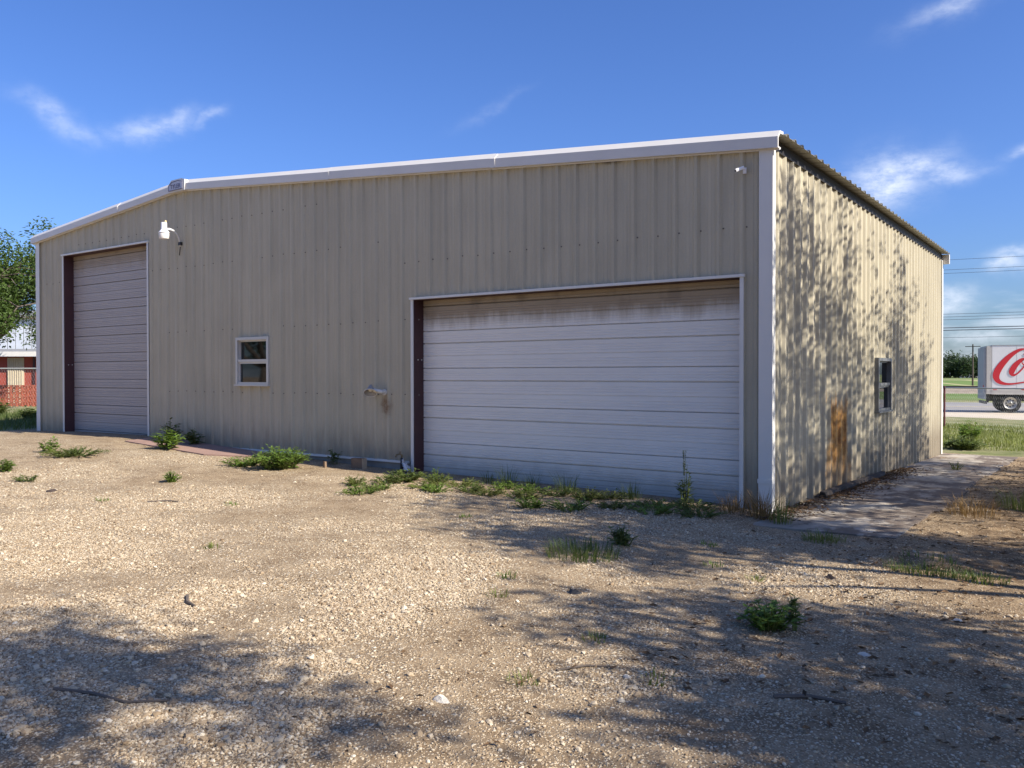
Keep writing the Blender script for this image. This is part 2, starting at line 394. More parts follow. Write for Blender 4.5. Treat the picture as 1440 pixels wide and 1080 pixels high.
t.put(bp.inputs['Height'], hgt); t.put(b.inputs['Normal'], bp.outputs[0])
me.materials.append(m)
gobj = bpy.data.objects.new('ground', me); col.objects.link(gobj); gobj['kind'] = 'structure'

# ---- road, shoulder, railway bed beyond the fence (the road runs along RD)
RA = R(14); RD = Vector((math.cos(RA), math.sin(RA), 0)); RN = Vector((-math.sin(RA), math.cos(RA), 0)); RO = Vector((-1.3, 42.2, 0))
def strip(name, n0, n1, z, mt, ext=260, kind='structure'):
    mb = MB(); k = 40
    for i in range(k):
        a = -ext + 2 * ext * i / k; c = -ext + 2 * ext * (i + 1) / k
        P = [RO + RD * a + RN * n0, RO + RD * c + RN * n0, RO + RD * c + RN * n1, RO + RD * a + RN * n1]
        mb.quad(*[(q.x, q.y, z) for q in P])
    return tag(mb.build(name, mt), kind=kind)
M['asph'] = plain('aged_asphalt', (.26, .245, .225), .9, 0, .25, 2.5, .2)
M['calich'] = plain('pale_caliche', (.50, .43, .33), .95, 0, .18, 1.5, .3)
M['line'] = plain('road_paint_yellow', (.55, .38, .06), .8, 0, .2, 5)
M['linew'] = plain('road_paint_white', (.6, .6, .58), .8, 0, .2, 5)
strip('road_shoulder', -16, 0.6, -.742, M['calich'])
strip('road', 0.6, 19, -.738, M['asph'])
strip('road_marking', 9.7, 9.95, -.734, M['line']); strip('road_marking', 2.0, 2.15, -.734, M['linew'])
M['ballast'] = plain('track_ballast', (.27, .22, .17), .95, 0, .35, 2, .5)
M['rail'] = plain('rusty_rail', (.035, .025, .022), .6, 0, .3, 3)
trk = empty('railway_track', (RO + RN * 54).to_tuple(), 'dark railway track on low ballast beyond the road', 'railway', rz=RA); trk.location.z = -.75
mb = MB(); mb.extrude([(-2.6, 0), (2.6, 0), (1.6, .55), (-1.6, .55)], lambda p, q: (-250, p, q), lambda p, q: (250, p, q)); mb.build('ballast', M['ballast'], trk)
for s in (-.72, .72):
    MB().box((-250, s - .06, .56), (250, s + .06, .80)).build('rail', M['rail'], trk)

# ---- concrete walkway along the side wall: slabs with open joints
m, t, b = newmat('walkway_concrete'); p = t.pos()
cc = t.mix(t.step(t.noise(p, 1.7, 6, .65), .35, .66), (.27, .23, .18), (.42, .37, .30))
dk = t.step(t.math('ADD', t.noise(t.scalev(p, (1.5, .8, 1)), 1.5, 6, .7), t.math('MULTIPLY', t.step(t.xyz(p)[0], .5, 1.6), .10)), .48, .60)
cc = t.mix(t.math('MULTIPLY', dk, .85), cc, (.10, .07, .05))
t.put(b.inputs['Base Color'], cc); b.inputs['Roughness'].default_value = .9
bp = t.new('ShaderNodeBump'); bp.inputs['Strength'].default_value = .4; bp.inputs['Distance'].default_value = .01; t.put(bp.inputs['Height'], t.noise(p, 25, 5)); t.put(b.inputs['Normal'], bp.outputs[0])
M['walk'] = m
walk = empty('concrete_walkway', (.1, -.9, g0(.5, -.9))); walk['kind'] = 'structure'
ys = [-.95, 1.6, 4.4, 7.2, 10.0, 12.7]
for k in range(5):
    y0, y1 = ys[k] + .008, ys[k + 1] - .008; x1 = 1.62 + .05 * math.sin(k * 2.1); mb = MB()
    za, zb = g0(.6, y0) + .014, g0(.6, y1) + .022
    prof = [(.06, y0, za), (x1, y0 + (.12 if k == 0 else 0), za - .005), (x1 - .02, y1, zb - .005), (.06, y1, zb)]
    mb.quad(*prof); bot = [(q[0], q[1], q[2] - .14) for q in prof]
    for i in range(4):
        j = (i + 1) % 4; mb.quad(prof[j], prof[i], bot[i], bot[j])
    o = mb.build('slab', M['walk']); o.parent = walk; o.location = -Vector(walk.location)
M['redslab'] = plain('red_tinted_concrete', (.30, .19, .15), .9, 0, .3, 3, .3)
mb = MB()
pts = [(-13.2, -.06), (-9.35, -.06), (-9.3, -.62), (-10.1, -1.05), (-12.9, -.95)]
mb.quad(*[(x, y, g0(x, y) + .022) for x, y in pts][::-1]); pb = [(x, y, g0(x, y) - .1) for x, y in pts]; ptp = [(x, y, g0(x, y) + .022) for x, y in pts]
for i in range(5): mb.quad(ptp[i], ptp[(i + 1) % 5], pb[(i + 1) % 5], pb[i])
tag(mb.build('concrete_apron', M['redslab']), kind='structure')

# ================================================================= BUILDING
F = .3048; X0 = -.356; XL = -18.40; DEP = 12.58; RX = -12.30
RAKE0 = 4.15; S = .0845
def rake(x): return RAKE0 + S * (-x) if x > RX else RAKE0 + S * (-RX) - .089 * (RX - x)
bld = empty('metal_building', (0, 0, -.4), 'large cream ribbed metal workshop with two overhead doors', 'building')
def bpart(mb, name, mt, parent=None, smooth=False):
    o = mb.build(name, mt, smooth=smooth); o.parent = parent or bld
    o.location = -Vector((0, 0, -.4)) if parent is None else (0, 0, 0)
    return o
RIB = [(-.048, 0), (-.019, .037), (.019, .037), (.048, 0)]
MIN = [(.118, 0), (.126, .005), (.142, .005), (.150, 0), (.178, 0), (.186, .005), (.202, .005), (.210, 0)]
def profile(u0, u1, phase):
    """(u, offset) breakpoints of the ribbed sheet between u0 and u1; rib centres at phase + n*F"""
    out = [(u0, None), (u1, None)]; n = math.floor((u0 - phase) / F) - 1
    while phase + n * F < u1 + F:
        for du, h in RIB + MIN:
            u = phase + n * F + du
            if u0 < u < u1: out.append((u, h))
        n += 1
    out.sort(key=lambda q: q[0])
    def off(u):
        d = (u - phase + .06) % F - .06
        tab = [(-.06, 0)] + RIB + MIN + [(F - .06, 0)]
        for (a, ha), (c, hc) in zip(tab, tab[1:]):
            if a <= d <= c: return ha + (hc - ha) * (d - a) / max(1e-9, c - a)
        return 0
    return [(u, off(u) if h is None else h) for u, h in out]
def sheet(u0, u1, phase, bot, top, holes, place, extra=0):
    """one wall sheet: holes = [(ua, ub, za, zb)]; place(u, off, z) -> point"""
    mb = MB(); pr = profile(u0, u1, phase); us = [q[0] for q in pr]
    for h in holes:
        for c in h[:2]:
            if u0 < c < u1: us.append(c)
    us = sorted(set(us)); tabl = dict(pr)
    def off(u):
        if u in tabl: return tabl[u]
        for (a, ha), (c, hc) in zip(pr, pr[1:]):
            if a <= u <= c: return ha + (hc - ha) * (u - a) / (c - a)
    for a, c in zip(us, us[1:]):
        mid = (a + c) / 2; iv = [(bot(mid), None)]
        segs = [(None, None)]
        hs_ = sorted([h for h in holes if h[0] < mid < h[1]], key=lambda h: h[2])
        lo = 'b'; parts = []
        cur = (bot(a), bot(c))
        for h in hs_:
            if h[2] > max(cur): parts.append((cur, (h[2], h[2])))
            cur = (h[3], h[3])
        parts.append((cur, (top(a), top(c))))
        for (la, lc), (ta, tc2) in parts:
            oa, oc = off(a) + extra, off(c) + extra
            mb.quad(place(a, oa, la), place(c, oc, lc), place(c, oc, tc2), place(a, oa, ta))
    return mb
BD = (-5.87, -.37, -.6, 2.60)     # big door opening
TD = (-17.10, -13.56, -.6, 4.23)  # tall door opening
WN = (-10.47, -9.52, 1.20, 2.09)  # small window
holes = [BD, TD, WN]
def girts(name, boxes):
    mb = MB()
    for a, c in boxes: mb.box(a, c)
    return bpart(mb, name, M['maroon'])
fw_ = girts('wall', [((-13.3, .21, 3.2), (-.2, .30, 3.26))])
u = X0 - 61 * F
k = 0; uu = XL
edges = [XL] + [X0 + .05 - (60 - 3 * i) * F for i in range(1, 21) if XL < X0 + .05 - (60 - 3 * i) * F < -.02] + [-.012]
for a, c in zip(edges, edges[1:]):
    bpart(sheet(a, c, X0, lambda x: -.06 if -13.3 < x < -5.9 else -.6, lambda x: rake(x) + .05, holes, lambda u_, o_, z_: (u_, -o_, z_)), 'wall_panel', M['wall'], fw_)
sw_ = girts('wall', [((-.30, .3, 2.3), (-.21, DEP - .3, 2.36))])
SW = (5.62, 6.68, .72, 1.66)
PH2 = .20
edges = [.012] + [PH2 + .05 + 3 * F * i for i in range(0, 14) if .3 < PH2 + .05 + 3 * F * i < DEP - .05] + [DEP - .012]
for a, c in zip(edges, edges[1:]):
    bpart(sheet(a, c, PH2, lambda y: -.68, lambda y: 4.16, [SW], lambda u_, o_, z_: (o_, u_, z_)), 'wall_panel', M['wall'], sw_)
# the two walls that face away
lw_ = girts('wall', [((XL + .21, .3, 2.2), (XL + .3, DEP - .3, 2.26))])
edges = [.012 + i * (DEP - .024) / 14 for i in range(15)]
for a, c in zip(edges, edges[1:]): bpart(sheet(a, c, .2, lambda y: -.6, lambda y: rake(XL) + .05, [], lambda u_, o_, z_: (XL - o_, u_, z_)), 'wall_panel', M['wall'], lw_)
rw_ = girts('wall', [((XL + .3, DEP - .3, 2.2), (-.3, DEP - .21, 2.26))])
edges = [XL + .012 + i * (-XL - .024) / 20 for i in range(21)]
for a, c in zip(edges, edges[1:]): bpart(sheet(a, c, X0, lambda x: -.68, lambda x: rake(x) + .05, [], lambda u_, o_, z_: (u_, DEP + o_, z_)), 'wall_panel', M['wall'], rw_)
# screws: small heads with grimy washers on the girt lines
def screws(rows, place, parent):
    mb = MB(); rr = random.Random(2)
    for z, us in rows:
        for u_ in us:
            if rr.random() < .12: continue
            c = place(u_, z + rr.uniform(-.012, .012)); mb.box((c[0] - .008, c[1] - .008, c[2] - .010), (c[0] + .008, c[1] + .008, c[2] + .008))
    o = bpart(mb, 'screws', M['screw'], parent); o['kind'] = 'stuff'
M['screw'] = plain('grimy_screw', (.14, .125, .11), .7, .1)
rib = lambda n: X0 - n * F
screws([(3.61, [rib(n) + .06 for n in range(21, 59) if not 43 < n < 55.3]), (3.23, [rib(n) + .06 for n in range(0, 20)]), (2.28, [rib(n) + .06 for n in range(18, 42) if not 29.5 < n < 33.6]),
        (1.04, [rib(n) + .06 for n in range(18, 42)]), (4.45, [rib(n) + .06 for n in range(22, 58) if rake(rib(n)) > 4.8])], lambda u_, z: (u_, -.004, z), fw_)
screws([(z, [PH2 + .07 + n * F for n in range(0, 40)]) for z in (3.75, 2.95, 1.95, .9)], lambda u_, z: (.004, u_, z), sw_)

# foundation and base angle
bpart(MB().box((-13.3, .012, -.75), (-5.98, .3, -.085)), 'foundation', M['conc'])
bpart(MB().box((XL + .05, .05, -.75), (-13.5, .3, -.02)), 'foundation', M['conc'])
bpart(MB().box((-.3, .61, -.78), (-.04, DEP - .05, -.45)), 'foundation', M['conc'])
bpart(MB().box((-13.5, -.045, -.088), (-5.99, .01, -.052)), 'base_trim', M['white'])
bpart(MB().box((XL + .15, .35, -.72), (-.15, DEP - .1, -.42)), 'floor_slab', M['conc'])

# rake flashing: jointed lengths, vertical face and bevelled top
RP = [(0.0, .0), (-.055, -.02), (-.055, .0), (-.115, .0), (-.115, .135), (-.03, .225), (.10, .235), (.10, .20), (-.02, .19), (-.085, .125), (-.085, .02), (0, .02)]
def rake_piece(xa, xb, dz=0.0, dy=0.0, sc=1.0):
    return MB().extrude(RP, lambda p_, q_: (xa, p_ * sc + dy, rake(xa) + q_ * sc + dz), lambda p_, q_: (xb, p_ * sc + dy, rake(xb) + q_ * sc + dz))
joints = [.13, -4.20, -7.83, -12.05]
for i, (xa, xb) in enumerate(zip(joints, joints[1:])):
    bpart(rake_piece(xa, xb + .006, .004 * (i % 2), -.004 * (i % 2)), 'rake_trim', M['galv'])
joints = [-12.62, -14.62, -18.55]
for i, (xa, xb) in enumerate(zip(joints, joints[1:])): bpart(rake_piece(xa - .006, xb, .004 * (i % 2), -.004 * (i % 2)), 'rake_trim', M['galv'])
for xj in (-4.2, -7.83, -14.62): bpart(rake_piece(xj + .045, xj - .045, -.004, -.009, 1.015), 'trim_joint', M['galv'])
# ridge cap piece with its maker's badge
cap = MB(); cp = [(-12.64, rake(-12.64) - .005), (-12.04, rake(-12.04) - .005), (-12.04, rake(-12.04) + .215), (-12.15, rake(-12.15) + .235), (-12.50, rake(-12.5) + .235), (-12.64, rake(-12.64) + .12)]
cap.extrude(cp, lambda p_, q_: (p_, -.135, q_), lambda p_, q_: (p_, .06, q_))
capo = bpart(cap, 'ridge_cap', M['galv'])
zc = rake(RX)
bg_ = MB(); bp_ = [(-12.57, zc - .0), (-12.10, zc + .005), (-12.10, zc + .15), (-12.22, zc + .185), (-12.45, zc + .175), (-12.57, zc + .115)]
bg_.extrude(bp_, lambda p_, q_: (p_, -.147, q_), lambda p_, q_: (p_, -.136, q_))
M['badge'] = plain('badge_plate', (.50, .50, .56), .4, .1); M['badgeink'] = plain('badge_ink', (.10, .10, .17), .6)
badge = bpart(bg_, 'badge', M['badge'], capo)
frame = MB()
for a, c in zip(bp_, bp_[1:] + bp_[:1]):
    frame.tube([(a[0], -.149, a[1]), (c[0], -.149, c[1])], .007, 5)
bpart(frame, 'badge_border', M['badgeink'], capo)
def text_mesh(txt, size, name, mt, parent, matrix):
    cu = bpy.data.curves.new(name, 'FONT'); cu.body = txt; cu.size = size; cu.extrude = .002; cu.align_x = 'CENTER'
    to = bpy.data.objects.new(name + '_tmp', cu); col.objects.link(to)
    dg = bpy.context.evaluated_depsgraph_get(); dg.update()
    me_ = bpy.data.meshes.new_from_object(to.evaluated_get(dg)); bpy.data.objects.remove(to); bpy.data.curves.remove(cu)
    me_.transform(matrix); me_.materials.clear(); me_.materials.append(mt)
    o = bpy.data.objects.new(name, me_); col.objects.link(o); o.parent = parent; return o
from mathutils import Matrix
text_mesh('TYLER', .125, 'lettering', M['badgeink'], capo, Matrix.Translation((-12.335, -.150, zc + .035)) @ Matrix.Rotation(math.pi / 2, 4, 'X') @ Matrix.Scale(1.02, 4, (1, 0, 0)))

# roof: purlins + ribbed sheets running down each slope, eave overhang on the right
def roof_z(x): return rake(x) + .165
def roof_panel(y0, y1, xa, xb):
    mb = MB(); pr = profile(y0, y1, PH2 - .1)
    top = [((xa, y_, roof_z(xa) + o_), (xb, y_, roof_z(xb) + o_)) for y_, o_ in pr]
    for (a, c), (d, e) in zip(top, top[1:]):
        mb.quad(a, c, e, d); mb.quad((a[0], a[1], a[2] - .004), (d[0], d[1], d[2] - .004), (e[0], e[1], e[2] - .004), (c[0], c[1], c[2] - .004))
        mb.quad(a, d, (d[0], d[1], d[2] - .004), (a[0], a[1], a[2] - .004))
    return mb
ro = girts('roof', [((RX - .05, .3, rake(RX) - .16), (RX + .05, DEP - .3, rake(RX) + .03))])
edges = [-.03] + [PH2 - .1 + .05 + 3 * F * i for i in range(0, 14) if .3 < PH2 - .05 + 3 * F * i < DEP - .1] + [DEP + .06]
for a, c in zip(edges, edges[1:]):
    bpart(roof_panel(a, c, .19, RX + .02), 'roof_panel', M['roof'], ro)
    bpart(roof_panel(a, c, XL - .15, RX - .02), 'roof_panel', M['roof'], ro)
bpart(MB().quad((RX + .25, -.03, roof_z(RX + .25) + .045), (RX + .25, DEP + .06, roof_z(RX + .25) + .045), (RX, DEP + .06, roof_z(RX) + .05), (RX, -.03, roof_z(RX) + .05)).quad((RX - .25, -.03, roof_z(RX - .25) + .045), (RX, -.03, roof_z(RX) + .05), (RX, DEP + .06, roof_z(RX) + .05), (RX - .25, DEP + .06, roof_z(RX - .25) + .045)), 'ridge_flashing', M['roof'], ro)
bpart(MB().box((-.02, .0, 4.160), (.036, DEP, 4.29)), 'eave_trim', M['eave'])
bpart(MB().box((XL - .06, .0, rake(XL) - .02), (XL + .02, DEP, rake(XL) + .13)), 'eave_trim', M['eave'])
bpart(MB().box((.04, DEP - .03, 4.06), (.19, DEP + .07, 4.285)), 'rake_end_box', M['galv'])

# corner trims
bpart(MB().box((-.125, -.048, -.6), (.048, -.042, 4.165)).box((.042, -.042, -.6), (.048, .065, 4.15)), 'corner_trim', M['white'])
bpart(MB().box((XL - .05, -.048, -.2), (XL + .13, -.042, rake(XL) + .02)).box((XL - .05, -.042, -.2), (XL - .044, .08, rake(XL) + .02)), 'corner_trim', M['white'])
bpart(MB().box((.042, DEP - .12, -.75), (.050, DEP + .05, 4.15)).box((-.10, DEP + .044, -.75), (.042, DEP + .05, 4.15)), 'corner_trim', M['white'])
bpart(MB().box((-.135, -.055, .02), (.052, -.049, .075)), 'corner_trim_lap', M['white'])

# overhead doors
def overhead_door(op, y, bot, nsec, mt, label):
    x0, x1, _, zt = op; ztop = zt + .10; d = bpart(MB().box((x0 - .12, y + .075, bot), (x1 + .12, y + .09, ztop)), 'overhead_door', M['dark']); d['label'] = label
    hh = .61; z1 = ztop
    prof = []
    for i in range(nsec):
        z0 = z1 - hh
        pr = []
        def groove(z, dep, wd): pr.extend([(z + wd, 0), (z + wd * .35, dep), (z - wd * .35, dep), (z - wd, 0)])
        zz = z1; pr.append((z1 - .0008, .026)); pr.append((z1 - .009, 0))
        for s_, (zg, dep, wd) in enumerate(((.2033, .016, .011), (.4067, .006, .007))): pass
        for k in range(3):
            zs = z1 - k * .2033
            for q in (.075, .112, .15): groove(zs - q, .005, .007)
            if k == 0: groove(z1 - .2033, .036, .011)
            if k == 1: groove(z1 - .4067, .013, .009)
        pr.append((z0 + .009, 0)); pr.append((z0 + .0008, .026))
        mb = MB()
        for (za, da), (zb, db) in zip(pr, pr[1:]):
            mb.quad((x0 - .1, y + db, zb), (x1 + .1, y + db, zb), (x1 + .1, y + da, za), (x0 - .1, y + da, za))
        bpart(mb, 'door_section', mt, d); z1 = z0
        if z1 < bot: break
    return d
overhead_door(BD, .20, -.48, 6, M['door_big'], 'wide white sectional door with brown grime along its top')
overhead_door(TD, .20, -.2, 8, M['door_tall'], 'tall lilac-grey sectional door')
def opening(op, bot):
    x0, x1, _, zt = op
    # red-oxide steel jambs and header behind the trim
    bpart(MB().box((x0 - .012, -.03, bot), (x0 + .006, .34, zt)), 'jamb', M['maroon'])
    bpart(MB().box((x1 - .006, -.03, bot), (x1 + .012, .34, zt)), 'jamb', M['maroon'])
    bpart(MB().box((x0, -.03, zt - .004), (x1, .34, zt + .014)), 'header', M['maroon'])
    bpart(MB().box((x0 - .052, -.052, bot), (x0 - .002, -.034, zt - .002)), 'jamb_trim', M['white'])
    bpart(MB().box((x1 + .002, -.052, bot), (x1 + .052, -.034, zt - .002)), 'jamb_trim', M['white'])
    bpart(MB().box((x0 - .07, -.072, zt + .0), (x1 + .066, -.03, zt + .036)), 'header_trim', M['white'])
    for yy in (.06, .15): bpart(MB().box((x0 + .006, yy - .01, 1.61), (x0 + .014, yy + .01, 1.63)), 'bolt', M['alu'])
opening(BD, -.5); opening(TD, -.1)
bpart(MB().box((-.368 + .0, -.060, -.42), (-.318, -.0525, -.06)), 'jamb_trim_patch', M['white'])

# windows (single hung)
def window(name, place, wdt, hgt, mt):
    """place(u, d, z) -> world point, u 0..wdt along wall, d outwards, z 0..hgt"""
    def bx(mb, a, c):
        P = place(*a); Q = place(*c)
        mb.box([min(i, j) for i, j in zip(P, Q)], [max(i, j) for i, j in zip(P, Q)]); return mb
    f = .055; W_ = bpart(bx(bx(bx(bx(MB(), (0, -.06, 0), (f, .062, hgt)), (wdt - f, -.06, 0), (wdt, .062, hgt)), (f, -.06, hgt - f), (wdt - f, .066, hgt)), (f, -.06, 0), (wdt - f, .05, f * .8)), name, mt)
    bpart(bx(MB(), (-.02, -.02, -.03), (wdt + .01, .085, .0)), 'sill', mt, W_)
    mid = hgt * .5
    bpart(bx(MB(), (f, -.01, mid - .022), (wdt - f, .045, mid + .028)), 'meeting_rail', mt, W_)
    g2 = .032
    s1 = bx(bx(bx(MB(), (f, -.01, f * .8), (f + g2, .022, mid - .022)), (wdt - f - g2, -.01, f * .8), (wdt - f, .022, mid - .022)), (f + g2, -.01, mid - .055), (wdt - f - g2, .022, mid - .022))
    bpart(s1, 'lower_sash', mt, W_)
    s2 = bx(bx(MB(), (f, -.03, mid + .028), (f + .02, .002, hgt - f)), (f + .02, -.03, hgt - f - .03), (wdt - f, .002, hgt - f))
    bpart(s2, 'upper_sash', mt, W_)
    bpart(bx(MB(), (f, -.008, f * .8), (wdt - f, -.003, mid)), 'pane', M['glass'], W_)
    bpart(bx(MB(), (f, -.026, mid), (wdt - f, -.021, hgt - f)), 'pane', M['glass'], W_)
    return W_
window('window', lambda u_, d_, z_: (WN[0] - .01 + u_, -.012 - d_, 1.19 + z_), .98, .91, M['alu'])
M['darkframe'] = plain('dark_window_frame', (.16, .165, .17), .4, .2, .2, 20)
window('window', lambda u_, d_, z_: (.012 + d_, SW[0] - .01 + u_, .71 + z_), 1.08, .96, M['darkframe'])

# ================================================================= THINGS ON THE BUILDING
# dusk-to-dawn lamp on a gooseneck arm
BX = -12.30
lamp = empty('security_light', (BX, 0, 4.09), 'white security lamp on a curved arm above the tall door corner', 'wall lamp')
lamp_c = (0, -.43, .06)
MB().lathe([(.0, .325), (.054, .325), (.058, .31), (.058, .195), (.068, .172), (.108, .126), (.110, .110), (.088, .110)], 24, lamp_c).build('housing', M['lampwhite'], lamp, True)
MB().lathe([(.102, .109), (.104, .085), (.094, .0), (.087, -.010), (.0, -.014)], 24, lamp_c).build('refractor', M['lens'], lamp, True)
MB().lathe([(.0, .052), (.016, .048), (.022, .034), (.020, .0)], 14, (lamp_c[0] + .025, lamp_c[1] + .02, lamp_c[2] + .32)).build('photocell', plain('photocell_amber', (.62, .50, .25), .3), lamp, True)
MB().tube([(0, -.37, .262), (0, -.31, .268), (0, -.25, .258), (0, -.20, .238)], [.021, .023, .021, .019], 12).build('arm_socket', M['lampwhite'], lamp, True)
MB().tube([(0, -.21, .242), (0, -.15, .20), (0, -.105, .125), (0, -.075, .03), (0, -.06, -.06)], .0145, 10).build('arm', M['galv'], lamp, True)
MB().box((-.042, -.090, -.032), (.042, -.036, .032)).build('bracket', M['black'], lamp)
MB().tube([(0, -.060, -.03), (-.004, -.064, -.10), (-.02, -.062, -.17), (-.05, -.05, -.23)], .010, 8).build('cable', M['black'], lamp, True)
# flood lamp by the wide door: base on a rib, arm, open tilted shade with a wire bail
fl_ = empty('flood_lamp', (-6.52, -.034, 1.08), 'small grey open-shade flood lamp on a stub arm beside the wide door', 'flood lamp')
MB().lathe([(0, .0), (.05, .0), (.05, .03), (.0, .03)], 16).build('mounting_plate', M['galv'], fl_).rotation_euler = (math.pi / 2, 0, 0)
MB().tube([(0, -.02, 0), (-.03, -.08, .01), (-.09, -.13, .03), (-.14, -.16, .05)], [.036, .036, .034, .028], 12).build('stub_arm', M['galv'], fl_, True)
fq = Vector((.34, -.42, -.70)).to_track_quat('Z', 'Y').to_euler()
sh = MB().lathe([(.026, .0), (.034, .02), (.060, .08), (.105, .15), (.112, .155), (.104, .150), (.058, .085), (.03, .03), (0, .025)], 24).build('shade', plain('weathered_shade', (.34, .32, .30), .5, .1, .3, 20), fl_, True)
sh.location = (-.20, -.13, .115); sh.rotation_euler = fq
bl = MB().lathe([(0, .03), (.022, .035), (.042, .085), (.03, .115), (0, .122)], 16).build('bulb', M['lens'], fl_, True); bl.location = sh.location; bl.rotation_euler = fq
rg_ = MB(); rg_.tube([(.111 * math.cos(a * .3142), .111 * math.sin(a * .3142), .156) for a in range(21)], .006, 6); rgo = rg_.build('rim', M['galv'], fl_, True); rgo.location = sh.location; rgo.rotation_euler = fq
# small camera under the rake
cm = empty('security_camera', (-.31, -.034, 3.93), 'small white security camera under the roof corner', 'camera')
MB().box((-.03, -.012, -.05), (.03, .0, .05)).build('wall_plate', M['lampwhite'], cm)
MB().tube([(0, -.01, .02), (0, -.06, .05), (-.02, -.09, .03)], .010, 8).build('stem', M['lampwhite'], cm)
bd_ = MB().extrude([(-.028, -.024), (.028, -.024), (.032, .0), (.022, .028), (-.022, .028), (-.032, 0)], lambda p_, q_: (p_, -.10, q_), lambda p_, q_: (p_, .05, q_)).build('body', M['lampwhite'], cm)
cm.scale = (.75, .75, .75); bd_.location = (-.03, -.10, .02); bd_.rotation_euler = (R(22), 0, R(-48))
MB().lathe([(0, .0), (.02, 0), (.02, .008), (0, .008)], 14).build('lens', M['black'], bd_).rotation_euler = (math.pi / 2, 0, 0)
bd_.children[0].location = (0, -.10, 0)

# ---- water tap, rag, block, board
tp = empty('water_tap', (-6.06, -.12, ground_z(-6.06, -.12)), 'brass tap on a black wrapped standpipe beside the wide door jamb', 'tap')
MB().tube([(0, 0, -.05), (.006, 0, .10), (0, .004, .22)], [.030, .033, .026], 10).build('wrapped_pipe', M['black'], tp, True)
M['brass'] = plain('dull_brass', (.22, .17, .09), .45, .6, .2, 12)
MB().tube([(0, 0, .21), (0, 0, .27), (-.03, -.02, .285), (-.075, -.05, .275), (-.085, -.058, .235)], [.014, .016, .015, .013, .012], 8).build('spout', M['brass'], tp, True)
MB().tube([(-.025, -.015, .28), (-.025, -.015, .32)], .006, 6).build('valve_stem', M['brass'], tp)
MB().lathe([(0, 0), (.03, .002), (.032, .008), (0, .012)], 10, (-.025, -.015, .315)).build('handle', M['brass'], tp)
mb = MB(); rr = random.Random(5); n0 = 9
for i in range(n0):
    for j in range(7):
        a = i / (n0 - 1); c = j / 6
        mb.v.append((-.02 + .16 * a * (1 - .35 * c) + .018 * math.sin(i * 1.9 + j), -.05 + .05 * math.sin(a * 6 + c * 3) - .02 * (1 - c), .21 * c * (1 - .75 * a) + .015 * rr.random()))
for i in range(n0 - 1):
    for j in range(6):
        k = i * 7 + j; mb.f.append((k, k + 7, k + 8, k + 1)); mb.m.append(0)
rg = mb.build('rag', plain('dirty_white_cloth', (.58, .57, .56), .9, 0, .25, 12), smooth=True, loc=(-5.99, -.10, ground_z(-5.99, -.1) + .02))
tag(rg, 'crumpled off-white rag draped at the foot of the tap', 'rag')
sol = rg.modifiers.new('thickness', 'SOLIDIFY'); sol.thickness = .004
bk = empty('wooden_block', (-6.86, -.30, ground_z(-6.86, -.3)), 'brown wooden block with a pale end against the foundation', 'block', rz=R(8))
MB().box((-.125, -.06, -.03), (.10, .06, .17)).build('body', M['wood'], bk)
MB().box((.1005, -.058, -.028), (.112, .058, .168)).build('end_board', plain('pale_cut_wood', (.42, .33, .23), .8, 0, .2, 20), bk)
st = MB().extrude([(-.03, -.02), (.025, -.025), (.03, .02), (-.02, .028)], lambda p_, q_: (p_, q_, -.05), lambda p_, q_: (p_ * .8, q_ * .8, .10)).build('wooden_stake', M['wood'], loc=(-7.35, -.62, ground_z(-7.35, -.62)))
tag(st, 'short brown stake stub next to the bright weed mound', 'stake')
tb = MB()
prv = None
for i in range(15):
    yy = 1.9 + 3.9 * i / 14; ww = .055 + .02 * math.sin(i * 1.7); zz = ground_z(.14, yy) + .02
    ring = [(.10 - ww * .6, yy, zz - .02), (.13 + ww, yy, zz - .02), (.12 + ww * .7, yy, zz + .075 + .012 * math.sin(i * 2.3)), (.085, yy, zz + .085)]
    if prv:
        for q in range(4): tb.quad(prv[q], prv[(q + 1) % 4], ring[(q + 1) % 4], ring[q])
    else: tb.quad(*ring)
    prv = ring
tb.quad(*prv[::-1])
tag(tb.build('timber_edging', plain('rotten_timber', (.045, .035, .028), .9, 0, .5, 12, .6)), 'dark rotting timber lying along the foot of the side wall', 'timber')

